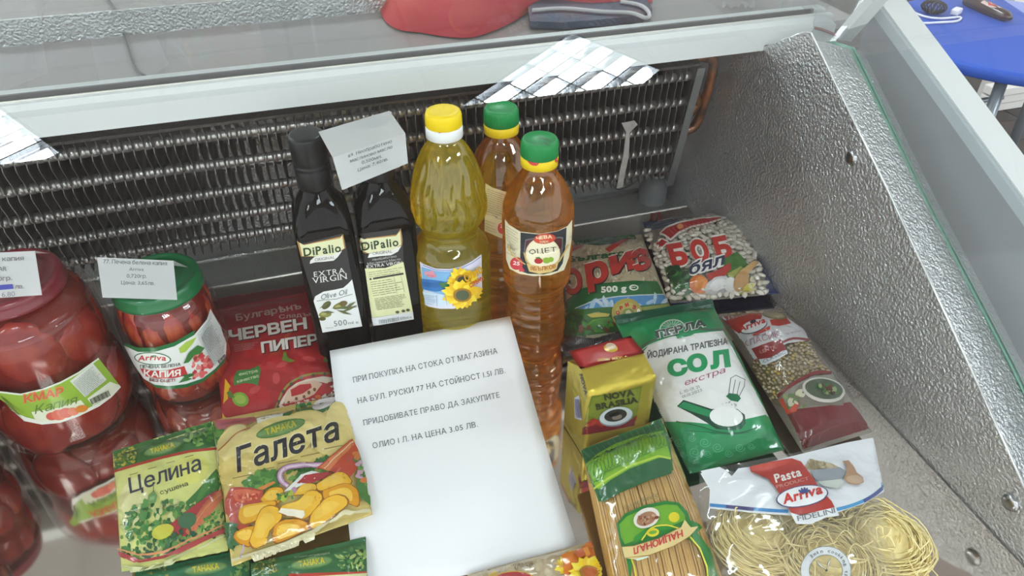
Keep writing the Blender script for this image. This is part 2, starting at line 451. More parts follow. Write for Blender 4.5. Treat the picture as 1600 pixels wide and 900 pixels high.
tag(new('baseboard_right', mesh_of(bm), mat('white_trim', '#e4e2dd', .5)), kind='structure')

# ================================================================ THE DISPLAY COUNTER
ctr = empty('display_counter', (0, .4, 0), 'white-framed glass refrigerated display counter with embossed metal inside', 'display case')
alu = mat('embossed_aluminium', '#d3d4d5', .35, .86, bump=[('n', 300, .0026), ('n', 60, .0012)])
alu2 = mat('embossed_aluminium_floor', '#c0c1bd', .3, .85, bump=[('n', 330, .0022)])
deckm = mat('polished_steel', '#dcd2c8', .07, 1, bump=[('n', 6, .0003)])
white = mat('white_profile', '#d3d8d7', .4)
edge = mat('bright_edge', '#e6e8e8', .25, .4)
def part(name, bm, m, parent=ctr, label=None, smooth=False):
    o = new(name, mesh_of(bm), m, parent, smooth)
    if label: o['label'] = label
    return o
XR = .51; XL = -1.0
bm = bmesh.new(); box(bm, (XL, .02, -.004), (XR-.002, .797, 0)); part('deck', bm, deckm, label='polished steel deck that mirrors the goods')
bm = bmesh.new(); box(bm, (XL, .797, -.014), (XR-.002, .7985, .0012)); part('deck_edge', bm, edge)
bm = bmesh.new(); box(bm, (XL, .797, -.02), (XR, .93, -.0185)); part('well_floor', bm, alu2, label='bright embossed metal floor behind the deck')
bm = bmesh.new(); tube(bm, [(XL, .885, -.016), (XR, .885, -.016)], .004, 6); part('floor_fold', bm, alu2)
bm = bmesh.new(); box(bm, (XL, .93, -.02), (XR, .935, .30)); part('back_panel', bm, alu)
# end wall: upper edge falls towards the front
fold = [(.93, .255), (.735, .255), (.70, .266), (.64, .302), (.629, .305), (.466, .208), (.308, .109), (.234, .061), (.16, .02), (.10, .0)]
bm = bmesh.new(); poly = [Vector((XR, y, z)) for y, z in fold]+[Vector((XR, .10, -.02)), Vector((XR, .93, -.02))]
prism(bm, poly, (.003, 0, 0)); part('end_wall', bm, alu, label='embossed metal end wall with a sloping top edge')
bm = bmesh.new()
for i in range(len(fold)-1):
    a, b = fold[i], fold[i+1]; tube(bm, [(XR+.001, a[0], a[1]), (XR+.001, b[0], b[1])], .0011, 6)
part('wall_fold', bm, edge)
led = [(.93, .25), (.735, .25), (.70, .258), (.64, .288), (.627, .290), (.473, .195), (.33, .114), (.22, .045), (.12, -.01)]
bm = bmesh.new(); n = 12
def lerp_tab(tab, y):
    for (a, za), (b, zb) in zip(tab, tab[1:]):
        if b <= y <= a: return zb+(za-zb)*(y-b)/(a-b)
    return tab[-1][1] if y < tab[-1][0] else tab[0][1]
ys = [.92-.80*i/24 for i in range(25)]; vs = []; fs = []
for y in ys: vs += [(XR, y, lerp_tab(fold, y)), (.575, y, lerp_tab(led, y)-.004)]
for i in range(24): fs.append((2*i, 2*i+1, 2*i+3, 2*i+2))
o = new('side_ledge', pyd(vs, fs), alu, ctr, True); o['label'] = 'embossed strip between end wall and end glass'
# end glass pane with white rail above it
pane = sheer('counter_glass', '#f4f8f7', .8, .004)
green = mat('glass_edge_green', '#6f9f8c', .2, spec=.8)
def railz(y): return .312+.427*(y-.616)
vs = []; fs = []
for y in ys: vs += [(.56, y, lerp_tab(led, y)), (.598, y, railz(y)+.0)]
for i in range(24): fs.append((2*i, 2*i+1, 2*i+3, 2*i+2))
endm = sheer('end_glass', '#e4e8ea', 1.0, .05, haze=.16)
o = new('end_glass_pane', pyd(vs, fs), endm, ctr, True)
bm = bmesh.new()
for dx in (0, .004): tube(bm, [(.558+dx, y, lerp_tab(led, y)+.001) for y in ys], .0012, 5)
part('pane_edge', bm, green, label='green edge of the end glass')
bm = bmesh.new()
a = Vector((.600, .66, railz(.66))); b = Vector((.600, .02, railz(.02)))
poly = [a, a+Vector((.034, 0, -.002)), a+Vector((.036, 0, -.022)), a+Vector((.004, 0, -.02))]
prism(bm, poly, b-a); part('side_rail', bm, white, label='broad white sloping rail on the end glass')
bm = bmesh.new(); a2 = a+Vector((-.003, 0, -.003)); prism(bm, [a2, a2+Vector((.004, 0, 0)), a2+Vector((.004, 0, -.012)), a2+Vector((0, 0, -.012))], b-a); part('rail_lip', bm, mat('rail_lip_grey', '#c9d4d6', .3))
bm = bmesh.new(); prism(bm, [Vector((.604, .66, .312)), Vector((.604, .02, .040)), Vector((.604, .02, -.2)), Vector((.604, .66, -.2))], (.004, 0, 0)); part('outer_end_panel', bm, mat('grey_panel', '#8c9197', .5), label='plain grey panel behind the end glass')
# rear rail: stepped profile
def xprism(name, prof, x0, x1, m, label=None):
    bm = bmesh.new(); prism(bm, [Vector((x0, y, z)) for y, z in prof], (x1-x0, 0, 0)); return part(name, bm, m, label=label)
RX = .60
xprism('rear_rail', [(.700, .262), (.700, .282), (.708, .285), (.709, .291), (.716, .292), (.717, .286), (.722, .286), (.723, .293), (.738, .294), (.738, .262)], XL, RX, white, 'stepped white sliding-door rail')
xprism('door_seal', [(.719, .287), (.719, .296), (.7225, .296), (.7225, .287)], XL, RX-.02, mat('dark_seal', '#5c5658', .5))
xprism('worktop', [(.738, .262), (.738, .272), (1.5, .272), (1.5, .262)], XL-.2, .66, mat('grey_laminate', '#a8a6a5', .22, spec=.5, noisecol=(2.5, '#a5a2a1', .4)), 'grey glossy worktop behind the sliding doors')
th = math.radians(64)
def dz(s): return (.712-math.cos(th)*s, .292+math.sin(th)*s)
(y0, z0), (y1, z1) = dz(0), dz(.24)
door = sheer('door_glass', '#e4e9e9', 1.5, .012)
o = new('door_glass_pane', pyd([(XL, y0, z0), (RX-.01, y0, z0), (RX-.01, y1, z1), (XL, y1, z1)], [(0, 1, 2, 3)]), door, ctr); o['label'] = 'leaning clear rear door pane'
bm = bmesh.new(); tube(bm, [(XL, y0, z0+.001), (RX-.01, y0, z0+.001)], .0009, 5); part('door_glass_edge', bm, mat('pane_edge_bright', '#f2efe6', .2, emit=0))
# leaning frame post at the corner
bm = bmesh.new(); pa, pb_, pc, pd_ = aty(1307, 50, .668), aty(1336, 57, .662), aty(1330, 65, .655), aty(1311, 63, .660); dv = (aty(1354, -6, .634)-pa)
prism(bm, [pa, pb_, pc, pd_], dv*2.6); part('frame_post', bm, white, label='leaning white post at the rear corner')
# front glass: flat top sheet and a steeper front sheet
t5 = math.radians(5); t23 = math.radians(23)
k0 = (.31, .42); top = (.60, .42+.29*math.tan(t5)); bot = (-.12, .42-.43*math.tan(t23))
o = new('front_glass_pane', pyd([(XL, top[0], top[1]), (.56, top[0], top[1]), (.56, k0[0], k0[1]), (XL, k0[0], k0[1]), (.56, bot[0], bot[1]), (XL, bot[0], bot[1])], [(0, 1, 2, 3), (3, 2, 4, 5)]), pane, ctr); o['label'] = 'clear front glass with a bend'
# rivets
for p in ((1332, 247), (1580, 785)):
    c = atx(*p, XR); bm = bmesh.new()
    lathe(bm, [(.0075, 0), (.0078, .001), (.007, .0026), (.0045, .0036), (.001, .004)], n=20)
    me = mesh_of(bm); me.transform(Matrix.Translation(c) @ Matrix.Rotation(-PI/2, 4, 'Y')); new('rivet', me, mat('rivet_steel', '#b9bbbd', .25, 1), ctr)

# ---- evaporator coil
ev = empty('evaporator_coil', (0, .765, .07), 'long finned evaporator coil under the worktop at the back', 'cooling coil')
finm = mat('fin_aluminium', '#7d7a77', .36, .7, noisecol=(25, '#575049', .22)); tubm = mat('coil_tube_metal', '#b5b2ae', .34, .8)
TF = Vector((0, .737, .235)); BF = Vector((0, .767, .070)); DB = Vector((0, .055, .022))
dn = (BF-TF)
def evp(u, w, x):   # u along the front face downwards 0..1, w depth 0..1
    return TF+dn*u+DB*w+Vector((x, 0, 0))
rows = [(.222-.235)/-.165*.98, (.185-.235)/-.165, (.144-.235)/-.165, (.110-.235)/-.165, (.082-.235)/-.165]
rows = [.10, .31, .535, .74, .93]
vs = []; fs = []; N = 24; side = []
for i in range(N*5+1):       # wavy front edge of one fin: bows out between the tubes, cut back around each tube
    u = i/(N*5); d = min(abs(u-r) for r in rows); w = .0 if d > .03 else .05*(1-d/.03)
    side.append((u, w, .0005*math.sin(u*PI*10)))
for (u, w, sx) in side:
    p = evp(u, w, sx); vs.append(p-Vector((0, .765, .07)))
k = len(vs)
for u in (0, 1):
    pass
for (u, w, sx) in side:
    p = evp(u, 1, sx); vs.append(p-Vector((0, .765, .07)))
fs = [(i, i+1, k+i+1, k+i) for i in range(k-1)]
fm = pyd(vs, fs, 'fin'); fm.materials.append(finm)
bm = bmesh.new(); bm.from_mesh(fm); bmesh.ops.solidify(bm, geom=bm.faces[:], thickness=.0009); bm.to_mesh(fm); bm.free()
rf = random.Random(3)
XE = .455
i = 0; x = XE-.004
while x > -.50:
    o = bpy.data.objects.new('fin', fm); COL.objects.link(o); o.parent = ev; o.location = (x, rf.uniform(-.0006, .0006), 0); o.rotation_euler = (0, rf.uniform(-.006, .006), rf.uniform(-.03, .03)); x -= .0098+rf.uniform(-.0005, .0005)
for r in rows:
    bm = bmesh.new(); p = evp(r, .14, 0); tube(bm, [(-.55, p.y, p.z), (XE+.006, p.y, p.z)], .0052, 10)
    # collars of the fins ride on the tube
    x = XE-.004
    while x > -.5:
        tube(bm, [(x, p.y, p.z), (x+.006, p.y, p.z)], .0060, 8); x -= .0098
    new('coil_tube', mesh_of(bm), tubm, ev)
for r in rows[:4]:
    bm = bmesh.new(); p = evp(r, .72, 0); tube(bm, [(-.55, p.y, p.z), (XE+.006, p.y, p.z)], .0052, 8); new('coil_tube', mesh_of(bm), tubm, ev)
bm = bmesh.new(); prism(bm, [evp(-.01, -.03, XE), evp(-.01, 1.02, XE), evp(1.05, 1.02, XE), evp(1.05, -.03, XE)], (.0014, 0, 0)); prism(bm, [evp(-.01, -.03, XE-.004), evp(-.01, -.06, XE-.004), evp(1.05, -.06, XE-.004), evp(1.05, -.03, XE-.004)], (.010, 0, 0))
new('end_plate', mesh_of(bm), mat('plate_grey', '#8d8f8e', .35, .7), ev)
bm = bmesh.new(); prism(bm, [evp(-.03, .0, -.55), evp(-.03, 1.0, -.55), evp(-.01, 1.0, -.55), evp(-.01, .0, -.55)], (XE+.55, 0, 0))
new('top_plate', mesh_of(bm), mat('top_plate_grey', '#5a5753', .4, .6, bump=[('n', 200, .002)]), ev)
cop = mat('copper_pipe', '#6b5348', .4, .8, noisecol=(60, '#b5764a', .15))
for (a, b) in ((.08, .74), (.36, .60)):
    pa = evp(a, .55, XE+.003); pb = evp(b, .55, XE+.003); q = Vector((.038 if a < .2 else .028, 0, 0))
    bm = bmesh.new(); tube(bm, crom([pa, pa+q*.65+dn*.01, pa+q+dn*.10, pb+q-dn*.10, pb+q*.65-dn*.01, pb], 6), .0062, 10); new('return_bend', mesh_of(bm), cop, ev)
# scrap of tape and wire on the fins
bm = bmesh.new(); A = aty(972, 190, .738); pts = [aty(x, y, .745) for x, y in ((965, 186), (985, 182), (990, 188), (978, 200), (976, 240), (971, 262), (967, 285), (958, 287), (962, 262), (968, 236), (972, 200))]
prism(bm, [p+Vector((0, -.012, 0)) for p in pts], (0, .001, 0)); tag(new('tape_strip', mesh_of(bm), mat('old_tape', '#8b8681', .6, noisecol=(80, '#a6a19c', .2))), 'torn grey strip of tape stuck down the right part of the fins', 'tape')
bm = bmesh.new(); tube(bm, crom([aty(x, y, .80) for x, y in ((962, 278), (958, 288), (965, 296), (980, 292), (1000, 280))], 5), .0007, 5); tag(new('loose_wire', mesh_of(bm), mat('thin_wire', '#3b3430', .4)), 'thin dark wire hanging below the coil', 'wire')
# drain cup with red cables
c = at(1018, 312, -.0185)
dr = empty('drain_sleeve', c, 'grey plastic drain sleeve behind the deck with red cables in it', 'pipe')
bm = bmesh.new(); lathe(bm, [(.021, 0), (.021, .022), (.0165, .030), (.0165, .044), (.0178, .045), (.0178, .048), (.0145, .048), (.0140, .02)], c, 24, caps=False); new('sleeve', mesh_of(bm), mat('grey_pvc', '#74787a', .45), dr)
for k in range(2):
    bm = bmesh.new(); tube(bm, crom([c+Vector((.002+.005*k, 0, .01)), c+Vector((.006+.007*k, .002, .05)), c+Vector((.012+.012*k, .012, .08)), c+Vector((.02+.012*k, .03, .10))], 6), .0028, 8); new('cable', mesh_of(bm), mat('red_cable', '#8a2f33', .4), dr)
bm = bmesh.new(); tube(bm, crom([aty(1128, 105, .80), aty(1150, 90, .80), aty(1195, 62, .76), aty(1245, 46, .72), aty(1275, 44, .70), aty(1310, 56, .70)], 6), .0016, 7); tag(new('thin_red_cable', mesh_of(bm), mat('maroon_cable', '#8c3238', .45)), 'thin dark red cable running under the rear rail to the corner post', 'cable')
# ================================================================ BOTTLES AND JARS
def axis_z(x, y, py):
    """height on the upright line above (x, y) that the photograph shows at row py"""
    lo, hi = -.05, .5
    for _ in range(40):
        m = (lo+hi)/2
        if proj((x, y, m))[1] > py: lo = m
        else: hi = m
    return lo
def pxr(x, y, z, hw): return hw*proj((x, y, z))[2]/F
SMALL = '#4a4a48'
# ---- dark square olive-oil bottles
glassdark = mat('dark_bottle_glass', '#0c0a08', .06, spec=.3)
capdark = mat('black_cap', '#141416', .38)
def olive_bottle(x, y, label, rz=0.0):
    r = empty('olive_oil_bottle', (x, y, 0), label, 'bottle', 'olive oil bottles')
    bm = bmesh.new(); prof = [(.0255, .001), (.0272, .004), (.0278, .010), (.0278, .168), (.0274, .178), (.0255, .190), (.0195, .201), (.0148, .210), (.0138, .218)]
    rings = []
    for h, z in prof:
        k = min(1, max(0, (z-.168)/.04)); rc = h*(.22+.78*k); ring = []
        for q, (sx, sy) in enumerate(((1, 1), (-1, 1), (-1, -1), (1, -1))):
            for j in range(7):
                a = (q+j/6)*PI/2; ring.append(bm.verts.new((x+sx*(h-rc)+rc*math.cos(a), y+sy*(h-rc)+rc*math.sin(a), z)))
        rings.append(ring)
    n = len(rings[0])
    for i in range(len(rings)-1):
        for k in range(n):
            f = bm.faces.new((rings[i][k], rings[i][(k+1) % n], rings[i+1][(k+1) % n], rings[i+1][k])); f.smooth = True
    bm.faces.new(rings[0][::-1]); bm.faces.new(rings[-1])
    body = new('glass_body', mesh_of(bm), glassdark, r)
    bm = bmesh.new(); lathe(bm, [(.0145, .212), (.0158, .214), (.0158, .232), (.0152, .2335), (.0162, .2345), (.0162, .2365), (.0154, .2375), (.0163, .239), (.0165, .262), (.0155, .265), (.013, .2655), (.001, .2648)], (x, y, 0), 40)
    new('cap', mesh_of(bm), capdark, r)
    return r, body
OL1 = (.0, .632); OL2 = (.0595, .632)
o1, ob1 = olive_bottle(*OL1, 'left square black olive oil bottle with its picture label of olives facing out')
o2, ob2 = olive_bottle(*OL2, 'right square black olive oil bottle showing its cream text label, price card on top')
prm = mat('printed_paper', '#ffffff', .42, coat=.25, attr='print')
q = zm(440, 330, 4.568)
P = Print(cell=8)
P.poly(q(110, 215, 140, 230, 430, 158, 455, 215, 500, 470, 575, 820, 292, 865, 250, 700, 160, 400), '#2c2b2b')
P.poly(q(112, 210, 150, 238, 425, 178, 438, 160, 455, 262, 420, 285, 385, 318, 300, 318, 205, 322, 140, 322), '#b98748')
P.poly(q(128, 222, 160, 240, 420, 190, 430, 170, 447, 262, 400, 292, 365, 318, 290, 322, 200, 318, 150, 318), '#dfe0b4')
P.poly(q(200, 373, 205, 350, 235, 322, 300, 310, 360, 312, 400, 288, 430, 282, 400, 325, 370, 350, 300, 358, 240, 362), '#e2e2dc')
P.text('DiPalio', *q(160, 318, 425, 285), 12.5, '#1d3a22', bold=.022, serif=True, up=(-.12, -1))
P.text('ORIGINAL', *q(238, 355, 380, 335), 4.5, '#66665e', up=(-.12, -1))
P.text('EXTRA', *q(232, 468, 455, 437), 8, '#e6e6e0', serif=True, up=(-.12, -1)); P.text('VIRGIN', *q(220, 515, 470, 480), 9, '#e6e6e0', serif=True, up=(-.12, -1))
P.poly(q(228, 640, 240, 605, 300, 572, 380, 558, 440, 545, 475, 515, 503, 485, 575, 820, 292, 865, 262, 745), '#e4e6e4')
P.line(q(250, 640, 300, 632, 390, 625, 450, 605, 505, 590), .8, '#55554f')
P.text('Olive Oil', *q(280, 630, 465, 590), 8, '#5b6370', skew=.3)
for (cx, cy, rx, ry, c, rot) in ((415, 672, 52, 22, '#7c7c3a', -20), (440, 655, 30, 18, '#6a5b2e', -10), (320, 668, 38, 22, '#54512e', -40), (310, 735, 46, 22, '#8a8a48', -5), (400, 680, 22, 14, '#a6a25e', -20), (300, 730, 20, 10, '#b0aa62', -10), (290, 765, 26, 14, '#5c5b30', 0)):
    P.ell(q(cx, cy)[0], rx/4.57, ry/4.57, c, rot)
for (a, b) in (((350, 690), (545, 680)), ((420, 720), (545, 665)), ((270, 690), (350, 640)), ((390, 700), (500, 735)), ((450, 690), (530, 640)), ((280, 715), (380, 720))):
    p0, p1 = q(*a, *b); d = Vector(p1)-Vector(p0); w = Vector((d.y, -d.x)).normalized()*2.2; m_ = (Vector(p0)+Vector(p1))/2
    P.poly([p0, tuple(m_+w), p1, tuple(m_-w)], '#63693f')
P.text('500', *q(375, 820, 468, 808), 8.5, '#5b5e60', serif=True); P.text('ml e', *q(475, 806, 548, 798), 4.5, '#5b5e60'); P.line(q(315, 832, 370, 828), .8, '#99999a')
P.build('front_label', ob1, prm, o1, ((OL1[0], OL1[1]-.0292, .1), (0, 1, 0)))
P = Print(cell=8)
P.poly(q(527, 165, 850, 120, 865, 190, 870, 370, 940, 765, 662, 812, 650, 760, 610, 600, 560, 300), '#2c2b2b')
P.poly(q(527, 165, 575, 195, 820, 165, 850, 122, 862, 205, 858, 240, 800, 278, 700, 290, 600, 300, 562, 285), '#b98748')
P.poly(q(545, 180, 590, 198, 815, 175, 845, 140, 853, 235, 800, 272, 720, 288, 620, 298, 575, 278), '#dfe0b4')
P.poly(q(615, 330, 625, 300, 700, 285, 790, 270, 855, 243, 830, 285, 780, 312, 700, 318), '#e2e2dc')
P.text('DiPalio', *q(577, 278, 835, 243), 12.5, '#1d3a22', bold=.022, serif=True, up=(-.12, -1)); P.text('ORIGINAL', *q(650, 310, 790, 292), 4.5, '#66665e', up=(-.12, -1))
P.text('Необработено', *q(650, 352, 820, 325), 3.6, '#bdbdb6'); P.text('Маслиново Масло', *q(615, 380, 850, 345), 3.6, '#bdbdb6'); P.text('EXTRA VIRGIN', *q(612, 403, 860, 372), 4.6, '#dcdcd4', bold=.01)
P.poly(q(600, 405, 740, 400, 868, 358, 935, 712, 650, 757), '#dedfae')
P.line(q(630, 480, 868, 440), 3, '#35352e')
a, b, c, d = q(622, 425, 860, 388, 628, 470, 866, 432); stripes(P, a, b, c, d, 3, .7, '#7d7d5e')
a, b, c, d = q(635, 495, 870, 455, 655, 605, 880, 570); stripes(P, a, b, c, d, 7, .8, '#77775a', .4, 2)
a, b, c, d = q(660, 615, 885, 580, 680, 700, 905, 665); stripes(P, a, b, c, d, 8, .8, '#77775a', .2, 3)
P.line(q(800, 460, 822, 580), .6, '#9a9a76'); P.line(q(850, 455, 875, 570), .6, '#9a9a76')
for (cx, cy) in ((825, 715), (868, 707), (900, 700)): P.ell(q(cx, cy)[0], 3, 2.2, '#54543c')
P.poly(q(650, 757, 935, 710, 942, 765, 662, 812), '#dfe1e2')
rb = random.Random(4); x = 690
while x < 828:
    w = rb.choice((3, 5, 7)); t = (x-690)/138; P.poly(q(x, 770-22*t, x+w, 769-22*t, x+w+4, 795-22*t, x+4, 796-22*t), '#8d9092'); x += w+rb.choice((3, 4, 6))
P.text('500ml e', *q(842, 768, 925, 755), 3.8, '#6e7274')
P.build('back_label', ob2, prm, o2, ((OL2[0], OL2[1]-.0292, .1), (0, 1, 0)))

# ---- folded price card over the olive bottle
cardm = mat('white_card', '#eceded', .7)
def card(pts_front, pts_top, label, thick=.0004):
    bm = bmesh.new()
    f = [bm.verts.new(p) for p in pts_front+pts_top]   # front: a b c d, top shares a b (fold) -> e f
    bm.faces.new((f[0], f[1], f[2], f[3])); bm.faces.new((f[1], f[0], f[5], f[4]))
    bmesh.ops.solidify(bm, geom=bm.faces[:], thickness=thick)
    o = new('price_card', mesh_of(bm), cardm); return tag(o, label, 'price card')
q = zm(430, 150, 4.568)
fa, fb, fc_, fd, te, tf = q(410, 440, 928, 265, 948, 480, 478, 672, 815, 105, 308, 255)
zt = .2665
A_ = at(*fa, zt+.004); B_ = at(*fb, zt+.004); E_ = at(*te, zt); F_ = at(*tf, zt)
def below(px, P, dy): return aty(px[0], px[1], P.y+dy)
C_ = below(fc_, B_, -.010); D_ = below(fd, A_, -.010)
cA = card([A_, B_, C_, D_], [E_, F_], 'folded white price card lying over the right olive oil bottle cap')
P = Print(cell=12)
P.text('69. Необработено', *q(520, 440, 832, 332), 5.0, '#55565a', up=(-.05, -1)); P.text('маслиново масло', *q(535, 477, 835, 372), 5.0, '#55565a', up=(-.05, -1))
P.text('0,500мл.', *q(618, 487, 760, 440), 5.0, '#55565a', up=(-.05, -1)); P.text('Цена: 7,40лв.', *q(590, 540, 805, 458), 5.0, '#55565a', up=(-.05, -1))
P.build('card_print', cA, prm, cA, (A_, (B_-A_).cross(D_-A_)))

# ---- sunflower oil bottle
OX, OY = .1225, .614
oilm = body_of('sunflower_oil', '#ffee84', .22, cloud='#fff014', mist=.17, rough=0)
oil = empty('sunflower_oil_bottle', (OX, OY, 0), 'clear ribbed bottle of pale yellow sunflower oil with yellow cap and sunflower label', 'bottle')
zs = lambda py: axis_z(OX, OY, py)
def r_at(z, hw): return pxr(OX, OY, z, hw)
prof = []
for z, r_ in ((.001, .030), (.004, .036), (.012, .0395), (.020, .0400), (.024, .0388), (.028, .0400), (.036, .0400), (.040, .0388), (.044, .0398), (.118, .0398), (.122, .0385), (.126, .0396), (.133, .0385), (.141, .0335), (.147, .0300), (.153, .0290), (.159, .0300), (.165, .0335), (.171, .0370), (.178, .0382), (.186, .0380), (.196, .0368), (.208, .0345), (.220, .0312), (.230, .0275), (.240, .0225), (.247, .0175), (.251, .0145), (.2535, .0135)):
    prof.append((r_, z))
def ribs(r, z, a):
    k = max(0, min(1, (z-.166)/.008))*max(0, min(1, (.243-z)/.03))
    tw = a*15+(z-.17)*30*(1 if True else 0)
    w = max(0, min(1, (z-.141)/.004))*max(0, min(1, (.163-z)/.004))
    return r*(1-.06*k*(.5-.5*math.cos(a*18+math.sin(z*160)*.9)))*(1-.05*w*(.5-.5*math.cos(a*9)))
pp = crom([(r_, z, 0) for r_, z in prof], 3)
bm = bmesh.new(); lathe(bm, [(p.x, p.y) for p in pp], (OX, OY, 0), 108, ribs); obd = new('bottle_body', mesh_of(bm), oilm, oil)
# ring-pulled cap: white collar and yellow top
bm = bmesh.new(); lathe(bm, [(.0155, .2535), (.0172, .2545), (.0172, .2635), (.0165, .265)], (OX, OY, 0), 40); cw = new('cap_collar', mesh_of(bm), mat('white_cap', '#eef0f0', .4), oil)
bm = bmesh.new()
lathe(bm, [(.0163, .265), (.0168, .2655), (.0166, .2755), (.0155, .2785), (.0135, .2795), (.010, .2790), (.001, .2788)], (OX, OY, 0), 60, lambda r, z, a: r*(1+.012*math.cos(a*30)) if z < .277 and r > .014 else r)
new('cap', mesh_of(bm), mat('yellow_cap', '#f4d411', .4, spec=.4), oil)
q = zm(430, 150, 4.568); P = Print(cell=5)
P.text('ТОП', *q(1172, 237, 1238, 222), 3.6, '#c33a7e', bold=.04); P.text('ВЕЕТ', *q(1168, 266, 1246, 248), 3.2, '#c33a7e', bold=.04); P.ell(q(1205, 222)[0], 2, 2.2, '#cc4a88')
P.build('cap_print', cw, prm, oil, ((OX, OY, .26), (0, 1, 0)))
q = zm(440, 330, 4.568); P = Print(cell=4, step=.00015)
# wrap label: blue sea left, sunflowers right
P.poly(q(988, 358, 1010, 375, 1100, 408, 1200, 412, 1290, 392, 1360, 355, 1425, 308, 1430, 560, 1400, 620, 1330, 668, 1230, 695, 1130, 695, 1050, 680, 1025, 665), '#dcdcf0')
P.line(q(1010, 385, 1100, 418, 1200, 422, 1290, 402, 1360, 368, 1420, 325), .8, '#4a4f9c')
P.poly(q(1000, 395, 1100, 425, 1200, 430, 1280, 412, 1330, 500, 1300, 580, 1180, 600, 1015, 560), '#7db2dc')
P.poly(q(1003, 480, 1100, 490, 1200, 505, 1200, 560, 1100, 572, 1010, 555), '#2f74b8')
P.poly(q(1003, 500, 1080, 508, 1160, 500, 1180, 530, 1100, 545, 1005, 530), '#2561a4')
P.poly(q(1120, 510, 1200, 500, 1210, 540, 1150, 545), '#3f7a45')
P.poly(q(1010, 570, 1200, 600, 1195, 665, 1120, 668, 1030, 655), '#cfe3f2')
a, b, c, d = q(1020, 590, 1110, 600, 1030, 655, 1110, 665); stripes(P, a, b, c, d, 6, .6, '#8a90ae', .3)
P.line(q(1112, 590, 1116, 668), .6, '#8a90ae'); P.line(q(1170, 590, 1185, 660), .6, '#8a90ae')
def sunflower(P, c, R, n, cols, core, seed=1, sq=.8, rot=0):
    rn = random.Random(seed)
    for k in range(n):
        a = 2*PI*k/n+rn.uniform(-.1, .1); L = R*rn.uniform(.85, 1.08); w = R*.26; dx, dy = math.cos(a), math.sin(a)*sq; px, py = -math.sin(a), math.cos(a)*sq
        P.poly([(c[0]+dx*R*.25+px*w*.6, c[1]+dy*R*.25+py*w*.6), (c[0]+dx*L*.65+px*w, c[1]+dy*L*.65+py*w), (c[0]+dx*L, c[1]+dy*L), (c[0]+dx*L*.65-px*w, c[1]+dy*L*.65-py*w), (c[0]+dx*R*.25-px*w*.6, c[1]+dy*R*.25-py*w*.6)], cols[k % len(cols)], 20+.02*k+seed)
    P.ell(c, R*.45, R*.45*sq, '#a87418', 0, 16, 23+seed); P.ell(c, R*.33, R*.33*sq, core, 0, 16, 24+seed)
sunflower(P, q(1290, 485)[0], 26, 18, ('#f2cd1e', '#e9b912', '#f7dc3a'), '#3d3a24', 2)
sunflower(P, q(1285, 585)[0], 30, 20, ('#f2cd1e', '#e9b912', '#f7dc3a'), '#4b5a3c', 8)
P.text('Олио', *q(1305, 495, 1420, 425), 12, '#d8a612', bold=.04, skew=.3, o=40); P.text('слънч', *q(1335, 535, 1425, 480), 8, '#c9572c', bold=.03, skew=.3, o=41)
for cx, cy in ((1040, 440), (1075, 435), (1060, 455), (1090, 458)): P.ell(q(cx, cy)[0], 4, 3, '#e59aa8', 0, 10)
P.text('ТОП', *q(1040, 462, 1100, 468), 2.5, '#c9304f')
P.build('label', obd, prm, oil, ((OX, OY, .1), (0, 1, 0)), 'wrap label with sunflowers on blue')

# ---- vinegar bottles
vinm = body_of('apple_vinegar', '#ffd890', .25, cloud='#ffae10', mist=.10, rough=0)
VH = [(.001, .020), (.003, .027), (.010, .0305), (.020, .0318), (.026, .0300), (.031, .0322), (.038, .0322), (.044, .0302), (.050, .0316), (.056, .0296), (.062, .0308), (.068, .0286), (.074, .0300), (.080, .0282), (.086, .0298), (.092, .0305), (.098, .0335), (.104, .0352), (.146, .0352), (.152, .0342), (.157, .0354), (.166, .0358), (.176, .0352), (.186, .0345), (.196, .0315), (.205, .0275), (.213, .0230), (.220, .0180), (.225, .0148), (.229, .0138)]
def vin_bottle(x, y, label, z0=0, capm='#158a45'):
    r = empty('vinegar_bottle', (x, y, z0), label, 'bottle', 'apple vinegar bottles')
    pp = crom([(b, a, 0) for a, b in VH], 3); bm = bmesh.new()
    lathe(bm, [(p.x, p.y) for p in pp], (x, y, z0), 72, lambda rr, z, a: rr*(1+(.012*math.sin(a*2+z*60) if z < .09 else 0))); bd = new('bottle_body', mesh_of(bm), vinm, r)
    bm = bmesh.new(); lathe(bm, [(.0150, .229), (.0176, .230), (.0178, .2385), (.0170, .2395)], (x, y, z0), 40); band = new('tamper_band', mesh_of(bm), mat('yellow_band', '#f0cf1c', .4), r)
    bm = bmesh.new(); lathe(bm, [(.0168, .2395), (.0176, .2400), (.0172, .2525), (.0160, .2555), (.0148, .2562), (.0142, .2552), (.001, .2550)], (x, y, z0), 120, lambda rr, z, a: rr*(1+.016*math.cos(a*40)) if .2398 < z < .2535 else rr)
    cp_ = new('cap', mesh_of(bm), mat('green_cap', capm, .42), r)
    return r, bd, band, cp_
V1 = (.204, .580)
v1r, v1b, v1band, v1c = vin_bottle(*V1, 'front apple vinegar bottle with its front label of apples turned to the viewer')
q = zm(700, 140, 4.568); P = Print(cell=5)
P.ell(q(608, 512)[0], 9.5, 6, '#cf3234', 25); P.text('ЧЕВА', *q(585, 510, 635, 528), 3, '#f0c0b0', bold=.03)
P.ell(q(782, 500)[0], 5, 6, '#cf3234', -40)
P.build('band_print', v1band, prm, v1r, ((V1[0], V1[1], .235), (0, 1, 0)))
P = Print(cell=5); P.text('201105', *q(640, 345, 735, 375), 3.2, '#154a2a'); P.text('14:27', *q(685, 385, 735, 415), 3.2, '#154a2a')
P.build('cap_print', v1c, prm, v1r, ((V1[0], V1[1], .255), (0, 0, 1)))
q = zm(720, 330, 4.568); P = Print(cell=4, step=.00015)
